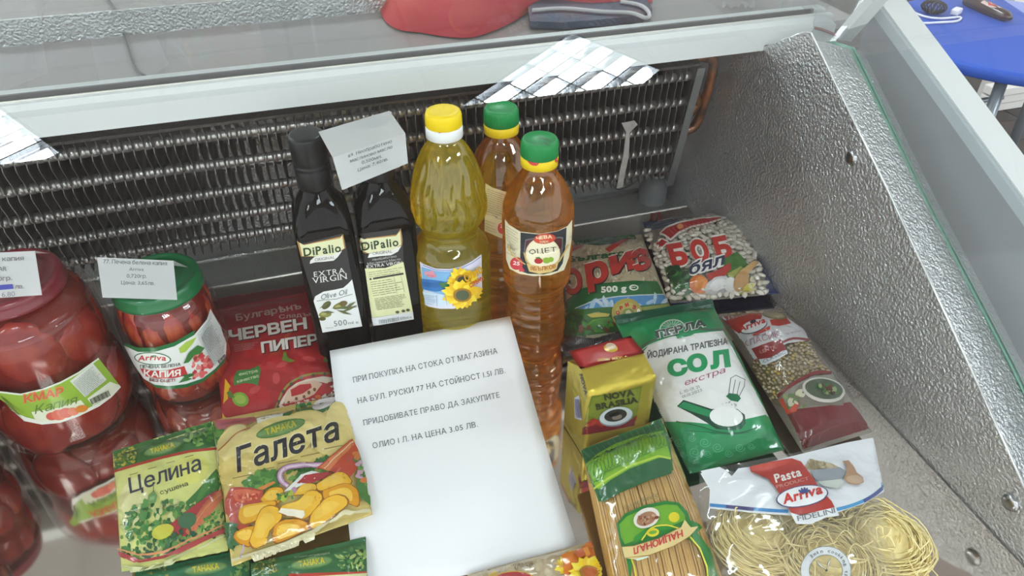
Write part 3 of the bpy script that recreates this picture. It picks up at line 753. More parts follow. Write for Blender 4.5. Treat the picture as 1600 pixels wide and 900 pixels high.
P.poly(q(316, 55, 345, 95, 425, 145, 560, 160, 690, 140, 760, 105, 795, 60, 790, 200, 770, 330, 735, 420, 640, 455, 520, 462, 420, 445, 350, 410, 325, 340), '#e4dcbc')
a, b, c, d = q(325, 95, 415, 150, 335, 290, 415, 330); stripes(P, a, b, c, d, 10, .7, '#a39a80', .3)
P.poly(q(428, 150, 560, 165, 690, 142, 752, 115, 748, 230, 725, 370, 690, 425, 590, 450, 480, 445, 425, 425), '#22262f')
P.poly(q(462, 200, 520, 190, 600, 205, 700, 180, 728, 185, 722, 300, 700, 360, 640, 400, 520, 405, 470, 370, 450, 290), '#6e6f74'); P.poly(q(468, 208, 520, 198, 600, 212, 700, 188, 720, 195, 715, 300, 692, 355, 640, 392, 520, 398, 478, 365, 458, 290), '#541e24')
P.ell(q(585, 300)[0], 26.5, 25, '#e7dcb4', 0, 26); P.ell(q(585, 300)[0], 24.5, 23, '#efe7c8', 0, 26)
P.ell(q(597, 192)[0], 17, 8, '#b9432f', -5); P.ell(q(597, 192)[0], 15.5, 6.8, '#cf4a34', -5); P.text('ЧЕВА', *q(540, 202, 650, 190), 5, '#f0d9b0', bold=.03, sag=1); P.text('ПЛЮС', *q(565, 222, 625, 217), 3, '#f0d9b0', bold=.02)
P.text('ОЦЕТ', *q(492, 306, 680, 285), 7.5, '#2a2420', bold=.0, serif=True)
P.ell(q(555, 350)[0], 6.5, 4.6, '#b3272b'); P.ell(q(610, 347)[0], 6, 4.6, '#8db03c'); P.ell(q(640, 340)[0], 4, 4, '#8db03c'); P.poly(q(530, 325, 560, 322, 575, 335, 550, 335), '#4e7a2c')
P.line(q(455, 295, 470, 350, 500, 385, 585, 402, 660, 385, 700, 350, 735, 290, 765, 235), 2.2, '#cdb063')
P.poly(q(472, 370, 585, 392, 690, 365, 680, 405, 640, 430, 560, 442, 490, 425), '#dcc07a'); P.text('ЯБЪЛКОВ', *q(498, 415, 675, 398), 5.6, '#b5672c', bold=.03, sag=-2)
P.ell(q(400, 372)[0], 10, 10, '#cf3a45', 0, 14); P.text('25', *q(375, 378, 422, 385), 5.5, '#f5d6d2', bold=.04); P.poly(q(415, 400, 440, 395, 460, 425, 420, 430), '#cf3a45')
P.line(q(360, 250, 385, 300, 440, 345, 470, 365), 1.6, '#cdb063')
P.build('label', v1b, prm, v1r, ((V1[0], V1[1], .12), (0, 1, 0)), 'cream and dark wrap label')
P2 = at(805, 166, .2755)
V2 = (.189, .655)
v2r, v2b, v2band, v2c = vin_bottle(*V2, 'rear apple vinegar bottle, half hidden, its cream text side showing', 0)
q = zm(700, 140, 4.568); P = Print(cell=5)
P.ell(q(541, 225)[0], 9.5, 6, '#cf3234', -20); P.text('ЧЕВА', *q(515, 240, 568, 215), 3, '#f0c0b0', bold=.03); P.ell(q(380, 200)[0], 5, 5, '#cf3234', 30)
P.build('band_print', v2band, prm, v2r, ((V2[0], V2[1], .235), (0, 1, 0)))
P = Print(cell=4)
q = zm(700, 140, 4.568); q5 = zm(720, 330, 4.568)
P.poly(q(268, 668, 320, 700, 420, 730, 620, 730)+q5(320, 200)+q5(300, 195, 260, 180, 170, 140), '#e4dcbc')
a, b = q(280, 700, 420, 750); c, d = q5(170, 20, 310, 60); stripes(P, a, b, c, d, 13, .8, '#a39a80', .25)
P.ell(q5(295, 120)[0], 7, 9, '#cf3a45'); P.text('25', *q5(280, 115, 312, 118), 5, '#f5d6d2', bold=.04)
a, b, c, d = q5(175, 55, 250, 80, 180, 130, 255, 160); stripes(P, a, b, c, d, 4, .7, '#a39a80', .3)
P.build('label', v2b, prm, v2r, ((V2[0], V2[1], .12), (0, 1, 0)), 'cream wrap label')

# ---- jars
jarglass = sheer('jar_glass', '#f6f0f0', .7, .02)
brine = mat('red_pepper_flesh', '#9e2a22', .25, coat=.5, noisecol=(2.2, '#b4532a', .12))
brine_d = mat('dark_red_pepper_flesh', '#86201d', .25, coat=.5, noisecol=(2, '#9c3724', .15))
def jar(x, y, R, Hh, label, lidm, pm, seed, z0=0, grp='jars of roasted red peppers', neck=.82, np_=24):
    r = empty('pepper_jar', (x, y, z0), label, 'jar', grp)
    prof = crom([(R*.80, .001, 0), (R*.93, .004, 0), (R, .016, 0), (R, .03, 0), (R, Hh*.5, 0), (R, Hh*.68, 0), (R*.985, Hh*.76, 0), (R*.93, Hh*.84, 0), (R*neck, Hh*.90, 0), (R*neck*.97, Hh*.93, 0)], 4)
    bm = bmesh.new(); lathe(bm, [(p.x, p.y) for p in prof], (x, y, z0), 56); g = new('jar_glass', mesh_of(bm), jarglass, r)
    # peppers pressed against the glass and the brine behind them
    bm = bmesh.new(); lathe(bm, [(p.x*.88, p.y+(.003 if i == 0 else 0)) for i, p in enumerate(prof)], (x, y, z0), 40); new('brine', mesh_of(bm), mat('brine_red', '#6a1613', .15, coat=.4, noisecol=(14, '#842818', .2)), r)
    rn = random.Random(seed); base = bmesh.new(); bmesh.ops.create_icosphere(base, subdivisions=2, radius=1); bme = bpy.data.meshes.new('pepper'); base.to_mesh(bme); base.free(); bme.materials.append(pm); bme.shade_smooth()
    for k in range(np_):
        lvl = k % 2; a = 2*PI*(k//2+.5*lvl)/(np_//2); z = Hh*(.25+.42*lvl)+rn.uniform(-.006, .006); rr = R*(.80 if lvl < 1 else .74)
        sz = Vector((R*.17, R*rn.uniform(.24, .30)*24/np_, Hh*rn.uniform(.21, .25)))
        o = bpy.data.objects.new('pepper', bme); COL.objects.link(o); o.parent = r
        o.location = (rr*math.cos(a), rr*math.sin(a), z); o.rotation_euler = (rn.uniform(-.12, .12), 0, a); o.scale = sz
        o.location = o.location*1.0
    # lid: rolled skirt, raised rim and sunken panel
    Rl = R*neck*1.07; z = Hh*.91
    bm = bmesh.new(); lathe(bm, [(Rl*.97, z), (Rl*1.0, z+.001), (Rl*1.0, z+.004), (Rl*.97, z+.006), (Rl*.975, z+.011), (Rl*.95, z+.0145), (Rl*.90, z+.0158), (Rl*.84, z+.0150), (Rl*.80, z+.0138), (Rl*.70, z+.0136), (Rl*.68, z+.0146), (Rl*.60, z+.0148), (.001, z+.0148)], (x, y, z0), 64)
    new('lid', mesh_of(bm), lidm, r)
    return r, g
greenlid = mat('green_lid', '#10693a', .28, coat=.4); redlid = mat('red_lid', '#78242d', .3, coat=.4)
JA = (-.163, .638); JAH = .134
ja, jag = jar(*JA, .0475, JAH, 'pepper jar with a green lid and a white card on top', greenlid, brine, 5, grp='pepper jars with white cards')
q = zm(150, 440, 4.568); P = Print(cell=4, step=.00015)
P.poly(q(200, 455, 300, 500, 420, 500, 560, 460, 700, 380, 790, 270, 815, 195, 880, 310, 930, 440, 925, 540, 850, 620, 760, 690, 640, 730, 520, 745, 420, 735, 340, 690, 270, 590), '#e4e6e2')
P.poly(q(200, 455, 300, 500, 420, 500, 560, 460, 700, 380, 705, 345, 560, 430, 420, 470, 300, 470, 205, 435), '#1f6b3a')
P.poly(q(340, 690, 420, 735, 520, 745, 640, 730, 760, 690, 850, 620, 925, 540, 915, 575, 850, 645, 760, 715, 640, 755, 520, 768, 430, 755), '#1f6b3a')
P.poly(q(590, 475, 640, 430, 715, 395, 690, 440, 640, 500, 600, 510), '#a9c552')
P.ell(q(405, 548)[0], 29, 10, '#2d6b43', 4); P.ell(q(405, 548)[0], 27, 8.6, '#eef0ea', 4); P.text('Arriva', *q(300, 565, 500, 562), 8, '#c83a34', bold=.03, sag=1.5, skew=.15)
P.poly(q(390, 528, 415, 520, 440, 530, 415, 538), '#2d6b43')
P.text('ПЕЧЕНА БЕЛЕНА', *q(318, 612, 605, 596), 4.4, '#4f5a52', bold=.02, sag=-2.2)
P.poly(q(318, 615, 400, 632, 500, 632, 630, 600, 655, 665, 560, 685, 450, 690, 350, 672), '#c23a3a'); P.text('КАПИЯ', *q(345, 668, 605, 665), 9.0, '#f2efe8', bold=.03, sag=-2.5)
P.text('БЕЗ ОЦЕТ!', *q(385, 705, 565, 708), 4.2, '#7a2f3a', bold=.03, sag=-1.5)
P.scatter(q(700, 540, 740, 510, 790, 520, 830, 590, 800, 640, 700, 690, 690, 620), 60, 4, ('#d0474c', '#de6a68', '#c33a42', '#e58a82'), 3)
P.poly(q(622, 580, 660, 500, 720, 450, 770, 470, 740, 510, 700, 520, 660, 570), '#3d7a3a'); P.poly(q(690, 560, 740, 520, 760, 500, 700, 545), '#2f6a34')
P.poly(q(590, 720, 630, 675, 690, 690, 650, 705), '#3d7a3a'); P.poly(q(610, 665, 690, 650, 700, 665, 650, 685), '#2f6a34')
P.poly(q(720, 380, 790, 280, 815, 210, 880, 320, 915, 430, 900, 530, 840, 600, 770, 470), '#c9ccca')
a, b, c, d = q(735, 375, 810, 245, 820, 600, 905, 480); stripes(P, a, b, c, d, 18, .8, '#8f9492', .2)
a, b, c, d = q(740, 395, 800, 290, 800, 500, 880, 400); stripes(P, a, b, c, d, 10, .8, '#8f9492', .3, 5)
for k in range(8): P.line(q(860+k*6, 560-k*6, 880+k*6, 585-k*7), 1.0 if k % 3 else 1.6, '#3c3f3e')
P.build('label', jag, prm, ja, ((JA[0], JA[1], .07), (0, 1, 0)), 'white label with red peppers and green bands')
JB = (-.277, .624); JBH = .172
jb, jbg = jar(*JB, .066, JBH, 'largest pepper jar, wide, with a dull red lid and a white card', redlid, brine_d, 9, grp='pepper jars with white cards', neck=.67, np_=14)
q = zm(0, 560, 4.568); P = Print(cell=5, step=.00015)
P.poly(q(-100, 190, 0, 232, 150, 250, 300, 215, 430, 165, 560, 95, 700, -5, 850, 190, 790, 265, 700, 330, 560, 400, 430, 445, 300, 458, 180, 430, 90, 350, -100, 220), '#8fb23a')
P.poly(q(0, 232, 150, 250, 300, 215, 430, 165, 560, 95, 700, -5, 706, 5, 560, 108, 430, 178, 300, 228, 150, 262, 0, 244), '#dfe4d4')
P.poly(q(60, 330, 120, 390, 190, 418, 300, 445, 430, 432, 560, 388, 700, 318, 790, 255, 850, 190, 860, 205, 795, 275, 705, 342, 560, 412, 430, 458, 300, 470, 175, 445, 85, 365), '#e4e6da')
P.poly(q(225, 380, 420, 350, 575, 295, 630, 360, 540, 405, 430, 440, 300, 450, 250, 430), '#dfe2c8')
P.text('КМАР', *q(170, 318, 460, 258), 13, '#d98a4a', bold=.05, skew=.1); P.text('КМАР', *q(176, 314, 454, 258), 11, '#c8603c', bold=.02, skew=.1)
P.text('Капия', *q(250, 395, 545, 320), 13, '#5e7a3c', skew=.4)
for cx, cy, rr, c in ((370, 410, 9, '#cf5a48'), (420, 400, 12, '#d9705a'), (470, 385, 11, '#cf5a48'), (520, 375, 9, '#dd7e62')): P.ell(q(cx, cy)[0], rr, rr*.7, c)
P.ell(q(580, 355)[0], 10, 5.5, '#d98430', -10)
P.poly(q(497, 160, 660, 35, 758, 150, 605, 275), '#dcdfd6'); a, b, c, d = q(515, 168, 660, 50, 600, 262, 745, 152); stripes(P, a, b, c, d, 13, .8, '#9aa096', .2)
P.poly(q(620, 285, 780, 165, 850, 190, 790, 260, 660, 335), '#dfe2cc')
for k in range(15):
    t = k/14; x = 640+t*115; y = 288-t*62; P.line(q(x, y, x+18, y+38), 1.1 if k % 3 else 1.9, '#4b4f40')
for k in range(12):
    t = k/11; a, b = q(70+t*90, 320+t*90, 85+t*95, 312+t*88); 
a, b, c, d = q(-10, 250, 60, 300, 90, 350, 190, 415); stripes(P, a, b, c, d, 9, .8, '#6c8a34', .3)
P.build('label', jbg, prm, jb, ((JB[0], JB[1], .07), (0, 1, 0)), 'green label with a panel of small print')
# third jar at the left edge, reaching out of the picture
JC = (-.372, .548)
jc, jcg = jar(*JC, .050, .10, 'pepper jar cut off by the left edge of the picture beside the largest jar', redlid, brine_d, 12, grp=None, neck=.8)
P = Print(cell=6); P.poly([(0, 690), (0, 655), (40, 690), (70, 720), (30, 722), (0, 712)], '#97a888')
# fourth: small jar in front of it
JD = (-.366, .482)
jd, jdg = jar(*JD, .036, .085, 'small jar of pickled vegetables at the bottom of the left edge', mat('brown_lid', '#5f4a36', .35, coat=.3), mat('pickle', '#9a6a3a', .3, coat=.4, noisecol=(18, '#7a3a22', .25)), 17, grp=None, neck=.86)
# price cards on the jar lids
q = zm(0, 380, 4.568)
za = JAH*.91+.0165
a, b, c, d = q(692, 100, 1238, 125, 1265, 405, 732, 388)
A_ = aty(*a, JA[1]-.025); B_ = aty(*b, JA[1]-.028); C_ = aty(*c, JA[1]-.043); D_ = aty(*d, JA[1]-.040)
E_ = at(*q(1345, 172)[0], za); F_ = at(*q(800, 110)[0], za)
cB = card([A_, B_, C_, D_], [E_, F_], 'white price card standing on the green jar lid')
P = Print(cell=14)
P.text('77. Печена белена капия', *q(738, 142, 1192, 158), 6.0, '#5c5d60'); P.text('Arriva', *q(922, 196, 1025, 198), 5.2, '#5c5d60'); P.text('0,720гр.', *q(905, 245, 1048, 248), 5.6, '#5c5d60'); P.text('Цена: 3,65лв.', *q(865, 293, 1105, 298), 5.6, '#5c5d60')
P.build('card_print', cB, prm, cB, (A_, (B_-A_).cross(D_-A_)))
zb = JBH*.91+.0165
A_ = aty(-62, 398, JB[1]-.030); B_ = aty(*q(250, 55)[0], JB[1]-.034); C_ = aty(*q(300, 370)[0], JB[1]-.052); D_ = aty(-50, 469, JB[1]-.050)
E_ = at(*q(355, 72)[0], zb); F_ = at(-40, 396, zb)
cC = card([A_, B_, C_, D_], [E_, F_], 'white price card with a blue pen correction on the red jar lid')
P = Print(cell=14)
P.text('Печена капия', (-44, 410), q(172, 122)[0], 7.0, '#5c5d60'); P.text('KMAR', (-16, 424), q(48, 198)[0], 7.0, '#5c5d60'); P.text('1,700гр.', (-22, 441), q(88, 262)[0], 7.0, '#5c5d60'); P.text('лв.', *q(108, 325, 172, 322), 6.6, '#5c5d60'); P.text('6.80', *q(15, 385, 108, 378), 7.6, '#8a8c92')
P.poly(q(-20, 300, 90, 292, 98, 325, -20, 335), '#3a3f9c')
P.build('card_print', cC, prm, cC, (A_, (B_-A_).cross(D_-A_)))
# ================================================================ BAGS, SACHETS, BOX AND PAPER
def pouch(name, px, zc, T, label, cat, m, nu=36, nv=44, seal=(.06, .06), pw=2.6, wr=.0012, seed=0, group=None, pinch=.03, bot=.3, sealm=None, zmin=.001, rib=0):
    """filled bag: px = corner pixels TL TR BR BL, zc = their heights, T = how high the middle bulges"""
    zc = zc if isinstance(zc, (list, tuple)) else [zc]*4
    C4 = [at(*p, z) for p, z in zip(px, zc)]; cen = sum(C4, Vector())/4
    root = empty(name, (cen.x, cen.y, min(zc)*.0), label, cat, group)
    def q(u, v):
        a = C4[0].lerp(C4[1], u); b = C4[3].lerp(C4[2], u); P = b.lerp(a, v); c = (P-cen)
        side = 1-pinch*(1-abs(2*v-1)**1.5)*0-pinch*(abs(2*v-1)**3)*0
        return P
    def f(t, s0, s1):
        if t <= s0 or t >= 1-s1: return 0
        w = (t-s0)/(1-s0-s1); return (1-abs(2*w-1)**pw)
    def hgt(u, v):
        hv = f(v, seal[1], seal[0]); hu = (1-abs(2*u-1)**pw); e = hu*hv
        n = noise.noise(Vector((u*7+seed, v*8, seed)))+.5*noise.noise(Vector((u*17+seed, v*14, 3)))
        k = T*e**.62 if e > 0 else 0
        fold_ = abs(noise.noise(Vector((u*3+seed*2, v*5, 7))))
        ed = min(1, e*6)*(1-e*.6)
        return k+wr*n*min(1, .25+e*3)+wr*1.6*(fold_-.3)*ed, e
    vs = []; fs = []
    for j in range(nv+1):
        for i in range(nu+1):
            u, v = i/nu, j/nv; P = q(u, v); h, e = hgt(u, v)
            # sides draw in where the bag is full
            P = P+(cen-P)*0.0
            ctr_u = q(.5, v); P = P+(ctr_u-P)*(pinch*min(1, e*3 if e else 0)+.0)
            z = P.z+h
            if rib and (v < seal[1] or v > 1-seal[0]): z += .0007*math.sin(v*rib)
            vs.append((P.x, P.y, max(z, zmin+.001)))
    n = (nu+1)*(nv+1)
    for j in range(nv+1):
        for i in range(nu+1):
            x, y, z = vs[j*(nu+1)+i]; u, v = i/nu, j/nv; h, e = hgt(u, v)
            zz = max(zmin, q(u, v).z-.0009-T*bot*max(0, e)**.5); vs.append((x, y, min(zz, z-.0008)))
    w = nu+1
    for j in range(nv):
        for i in range(nu):
            a = j*w+i; fs.append((a, a+1, a+w+1, a+w)); a += n; fs.append((a, a+w, a+w+1, a+1))
    for i in range(nu):
        a = i; fs.append((a, a+n, a+n+1, a+1)); a = nv*w+i; fs.append((a, a+1, a+n+1, a+n))
    for j in range(nv):
        a = j*w; fs.append((a, a+w, a+w+n, a+n)); a = j*w+nu; fs.append((a, a+n, a+w+n, a+w))
    o = new('bag_body', pyd(vs, fs), m, root, True)
    plane = (cen+Vector((0, 0, T*.5)), (0, 0, 1))
    return root, o, plane, (C4, q, hgt)
def surf(info, u, v, off=0):
    C4, q, hgt = info; P = q(u, v); h, e = hgt(u, v); return Vector((P.x, P.y, P.z+h+off))
def uv_of(body, px, py):
    pass
gloss = dict(coat=.7)
pr_g = mat('printed_film', '#ffffff', .32, coat=.7, attr='print', noisecol=(55, None, .5), bump=[('n', 55, .0022), ('n', 16, .004)])
pr_d = mat('printed_film_soft', '#ffffff', .38, coat=.35, attr='print', noisecol=(70, None, .6), bump=[('n', 60, .0014), ('n', 18, .003)])
def film(name, c, rough=.34, coat=.7): return mat(name, c, rough, coat=coat, bump=[('n', 55, .0022), ('n', 16, .004)])
def grains(root, info, region, n, size, cols, name, seed=1, off=.0, flat=.5, asp=1.3, jitter=.0, lift=.002):
    """real seeds lying just under the film: region is a polygon of pixels"""
    C4, q, hgt = info; rn = random.Random(seed); bm = bmesh.new(); cl = bm.loops.layers.float_color.new('print')
    tmp = bmesh.new(); bmesh.ops.create_icosphere(tmp, subdivisions=1, radius=1); tv = [v.co.copy() for v in tmp.verts]; tf = [[v.index for v in f.verts] for f in tmp.faces]; tmp.free()
    pts = []; tries = 0; md = size*1.35
    cell = {}
    while len(pts) < n and tries < n*30:
        tries += 1; u, v = rn.random(), rn.random(); P = surf(info, u, v); x, y, z = proj(P)
        if not inside(x, y, region): continue
        k = (int(P.x/md), int(P.y/md)); ok = True
        for a in (-1, 0, 1):
            for b in (-1, 0, 1):
                for Q in cell.get((k[0]+a, k[1]+b), ()):
                    if (Q-P).length < md: ok = False
        if not ok: continue
        cell.setdefault(k, []).append(P); pts.append(P)
        c = lin(rn.choice(cols)); M = Matrix.Translation(P+Vector((0, 0, off+rn.uniform(-.0006, .0006)))) @ Matrix.Rotation(rn.uniform(0, PI), 4, 'Z') @ Matrix.Rotation(rn.uniform(-.5, .5), 4, 'X') @ Matrix.Diagonal((size*asp, size*.85, size*flat, 1))
        V = [bm.verts.new(M @ t) for t in tv]
        for f in tf:
            F_ = bm.faces.new([V[i] for i in f]); F_.smooth = True
            for l in F_.loops: l[cl] = c
    o = new(name, mesh_of(bm), mat('seed_skin', '#ffffff', .35, coat=.3, attr='print'), root); o['kind'] = 'stuff'; return o
def clear_film(root, body, px, off, info, nu=30, nv=36, name='clear_film', m=None, u0=.02, u1=.98, v0=.02, v1=.98):
    vs = []; fs = []
    for j in range(nv+1):
        for i in range(nu+1):
            u, v = u0+(u1-u0)*i/nu, v0+(v1-v0)*j/nv; h, e = info[2](u, v); P = surf(info, u, v)
            ctr_u = info[1](.5, v); pin = .03*min(1, e*3 if e else 0); P.x += (ctr_u.x-P.x)*pin; P.y += (ctr_u.y-P.y)*pin
            vs.append((P.x, P.y, P.z+off*min(1, e*8)+.0004))
    for j in range(nv):
        for i in range(nu): a = j*(nu+1)+i; fs.append((a, a+1, a+nu+2, a+nu+1))
    return new(name, pyd(vs, fs), m or sheer('clear_film', '#f6f6f6', 1.6, .10, bump=(45, .004)), root, True)

# ---- A4 notice
TL, TR, BR, BL = at(515, 548, .046), at(797, 494, .054), at(905, 863, .006), at(556, 932, .004)
vs = []; fs = []; nu, nv = 16, 24
for j in range(nv+1):
    for i in range(nu+1):
        u, v = i/nu, j/nv; P = (BL.lerp(BR, u)).lerp(TL.lerp(TR, u), v); s_ = 4*v*(1-v)
        P.z += -.006*s_+.0015*math.sin(u*3+v*4)*s_; vs.append(P)
for j in range(nv):
    for i in range(nu): a = j*(nu+1)+i; fs.append((a, a+1, a+nu+2, a+nu+1))
bm = bmesh.new(); bm.from_mesh(pyd(vs, fs)); bmesh.ops.solidify(bm, geom=bm.faces[:], thickness=.0003)
paper = new('paper_notice', mesh_of(bm), mat('white_paper', '#f3f4f7', .75), None, True); tag(paper, 'white sheet of paper with a four-line printed notice lying against the bottles', 'notice')
P = Print(cell=14, base=.0003)
q = zm(530, 596, 2.961)
for t, p0, p1, h in (('ПРИ ПОКУПКА НА СТОКА ОТ МАГАЗИНА', (552, 598), (778, 552), 8.2), ('НА БУЛ. РУСКИ 77 НА СТОЙНОСТ 1.51 ЛВ.', (559, 631), (790, 583), 8.2), ('ПРИДОБИВАТЕ ПРАВО ДА ЗАКУПИТЕ', (568, 665), (781, 621), 8.2), ('ОЛИО 1 Л. НА ЦЕНА 3.05 ЛВ.', (583, 701), (747, 667), 8.4)):
    P.text(t, p0, p1, h, '#4e5056', bold=-.004, up=(-.18, -1), serif=True)
P.build('notice_text', paper, prm, paper, ((0.1, .5, .02), (0, 0, 1)))

# ---- red paprika packet
q = zm(300, 400, 3.333)
rp, rb_, pl, inf = pouch('paprika_packet', q(100, 225, 588, 150, 752, 720, 160, 868), [.030, .034, .014, .010], .012, 'red packet of sweet paprika between the green-lidded jar and the olive oil', 'packet', film('red_film', '#a3262b'), seal=(.12, .03), seed=2)
P = Print(cell=5, step=.00014, base=.0005)
P.poly(q(90, 280, 620, 185, 640, 330, 180, 400), '#96202a'); P.poly(q(150, 100, 600, 60, 600, 190, 100, 285), '#5e1b22')
P.poly(q(170, 380, 640, 320, 760, 730, 155, 872), '#ab2328')
P.poly(q(175, 640, 225, 710, 210, 820, 235, 850, 158, 868), '#e9b81c'); P.poly(q(200, 640, 370, 560, 500, 400, 520, 400, 420, 560, 340, 680, 230, 700), '#b8452c', 3)
for (cx, cy, rx, ry, rot, c) in ((470, 600, 34, 24, 20, '#b9262b'), (420, 680, 42, 26, 5, '#a81e24'), (620, 570, 38, 28, -20, '#ad2328'), (300, 740, 34, 32, 40, '#b52128'), (215, 800, 16, 18, 10, '#a81c22'), (560, 730, 30, 20, 0, '#a51d24'), (640, 640, 30, 18, 0, '#b2262b')):
    P.ell(q(cx, cy)[0], rx, ry, c, rot)
for (cx, cy, rx, ry, rot) in ((470, 570, 9, 4, -20), (440, 640, 6, 9, 0), (330, 700, 9, 5, -30), (610, 540, 10, 4, 10)): P.ell(q(cx, cy)[0], rx, ry, '#c8474a', rot)
P.poly(q(478, 505, 490, 505, 500, 535, 540, 550, 510, 560, 470, 545), '#6f8a2c'); P.poly(q(690, 520, 720, 530, 730, 560, 680, 555), '#5f7f2c')
P.ell(q(255, 750)[0], 13, 11, '#7fa53a', 20); P.ell(q(255, 750)[0], 9, 7, '#9dbb4e', 20); P.poly(q(185, 715, 205, 705, 225, 740, 200, 745), '#4f7a2c')
P.poly(q(222, 635, 240, 600, 300, 595, 350, 575, 360, 600, 345, 680, 320, 668, 275, 665, 222, 680), '#3f7a34'); P.text('екстра', *q(250, 628, 345, 608), 4.5, '#cfd8a8', bold=.01); P.text('качество', *q(240, 665, 350, 635), 4.5, '#cfd8a8', bold=.01)
arc = [q(430, 815)[0], q(450, 760)[0], q(480, 700)[0], q(520, 660)[0], q(570, 632)[0], q(630, 618)[0], q(700, 615)[0], q(738, 622)[0]]
P.line([tuple(p) for p in [v.to_2d() for v in crom(arc, 3)]], 3.0, '#8a8c3c'); P.poly(q(440, 815, 462, 760, 500, 700, 545, 665, 600, 645, 680, 632, 740, 640, 745, 720, 640, 770, 470, 812), '#e3d6c4')
P.poly(q(470, 780, 510, 710, 560, 670, 640, 655, 690, 665, 700, 720, 640, 765, 560, 790, 480, 805), '#b9252a'); P.poly(q(500, 700, 560, 665, 640, 650, 680, 670, 640, 720, 570, 760, 480, 780, 485, 740), '#dcb9a0'); P.poly(q(515, 700, 560, 675, 620, 668, 625, 690, 580, 720, 520, 735), '#b3262b')
for i, (cx, cy) in enumerate(((452, 760), (478, 710), (520, 672), (570, 640), (632, 628), (690, 622), (735, 630), (452, 795), (545, 745), (585, 735), (610, 715), (640, 700), (505, 765))): P.ell(q(cx, cy)[0], 2.4, 2.8, '#4a4436' if i < 8 else '#7a4a20', 0, 10)
P.poly(q(690, 670, 740, 655, 748, 720, 700, 725), '#ab2328'); P.scatter(q(690, 670, 740, 655, 748, 720, 700, 725), 10, 1.6, ('#f0e6dc',), 2, asp=1); P.scatter(q(640, 740, 740, 720, 745, 745, 650, 765), 16, 3, ('#c4512a', '#d96a2c', '#8a2a20'), 2)
P.text('Булгарѣнъ', *q(232, 340, 570, 275), 9.5, '#b59a90', bold=.02); P.text('Сладък', *q(455, 330, 632, 312), 6, '#c2a49a', bold=.01)
W1 = [('ЧЕРВЕН', (198, 448, 600, 380), 16), ('ПИПЕР', (365, 508, 655, 462), 15)]
for t, pp_, h in W1:
    (a, b) = q(*pp_); P.text(t, (a[0]+1.2, a[1]+1.0), (b[0]+1.2, b[1]+1.0), h, '#3a1416', bold=.05, skew=.05)
    P.text(t, a, b, h, '#e6dcd2', bold=.035, skew=.05)
a, b, c, d = q(220, 462, 350, 448, 225, 505, 330, 490); stripes(P, a, b, c, d, 5, .7, '#c08a84', .2)
P.build('print', rb_, pr_g, rp, pl)

# ---- seasoning sachets
def tan_logo(P, c, rx, ry, rot, h=6):
    P.ell(c, rx, ry, '#5e8a4a', rot); P.ell(c, rx*.93, ry*.75, '#7da263', rot); r = math.radians(rot); d = Vector((math.cos(r), math.sin(r))); n = Vector((math.sin(r), -math.cos(r)))
    a = Vector(c)-d*rx*.62-n*h*.4; b = Vector(c)+d*rx*.62-n*h*.4; P.text('ТАНАКА', a, b, h, '#e3d23a', bold=.04)
green_f = film('green_film', '#2c6a35', .34)
q = zm(300, 740, 4.571)
g3, g3b, pl, inf = pouch('seasoning_sachet', q(420, 640, 1240, 450)+[(575, 930), (392, 960)], .012, .006, 'green herb sachet at the bottom edge lying on the lower left corner of the paper', 'sachet', green_f, 20, 20, seal=(.1, .02), group='green herb sachets at the bottom edge', seed=5)
P = Print(cell=6)
P.poly(q(430, 600, 1240, 445, 1260, 760, 430, 900), '#2f6b3b'); P.poly(q(690, 718, 1245, 700, 1260, 725, 700, 800), '#c23c2c'); P.poly(q(700, 745, 1250, 712, 1260, 800, 700, 900), '#dcd9a4')
P.scatter(q(450, 610, 600, 590, 620, 720, 450, 730), 90, 1.6, ('#9c9a44', '#7d8a3a', '#5a7a34', '#b3a850'), 4); P.scatter(q(1040, 560, 1230, 520, 1245, 690, 1050, 690), 60, 2.6, ('#4f8a45', '#86a85a', '#a9bd6c', '#3b7440'), 5, asp=2.6)
tan_logo(P, q(855, 640)[0], 33, 9, -9, 8); P.text('Билките на природата', *q(735, 610, 985, 578), 3, '#b9c7a4')
P.build('print', g3b, pr_g, g3, pl)
g2, g2b, pl, inf = pouch('seasoning_sachet', [(212, 893), (392, 855), (388, 935), (205, 960)], .008, .005, 'green herb sachet half under the celery sachet at the bottom left', 'sachet', green_f, 18, 12, seal=(.1, .02), group='green herb sachets at the bottom edge', seed=8)
P = Print(cell=6); P.poly([(190, 860), (400, 850), (400, 960), (190, 960)], '#23724a'); P.scatter([(225, 880), (258, 872), (262, 900), (228, 900)], 40, 1.8, ('#9c9a44', '#b3b060', '#5a8a44'), 4)
P.scatter([(360, 868), (388, 862), (390, 900), (358, 900)], 26, 2.6, ('#5c8a4a', '#7fa05a'), 7, asp=2.2); tan_logo(P, (322, 889), 34, 9, -9, 8); P.build('print', g2b, pr_g, g2, pl)
q = zm(160, 620, 4.568)
ce, ceb, pl, inf = pouch('seasoning_sachet', q(75, 390, 788, 172)+[(356, 860), (190, 893)], [.030, .030, .014, .014], .009, 'yellow-green celery seasoning sachet with a small label drawn on it, left of the breadcrumb packet', 'sachet', film('pale_green_film', '#a9b866', .34), seal=(.05, .05), seed=11)
z0_ = zm(0, 596, 2.961); P = Print(cell=5, step=.00014, base=.0005)
P.poly(z0_(515, 320, 990, 165, 1070, 850, 550, 895), '#dadd86')
P.poly(z0_(515, 320, 1000, 165, 1010, 300, 760, 345, 530, 412), '#386f36'); P.line(z0_(528, 418, 640, 385, 760, 352, 880, 325, 1000, 312), 4.2, '#b23a2a')
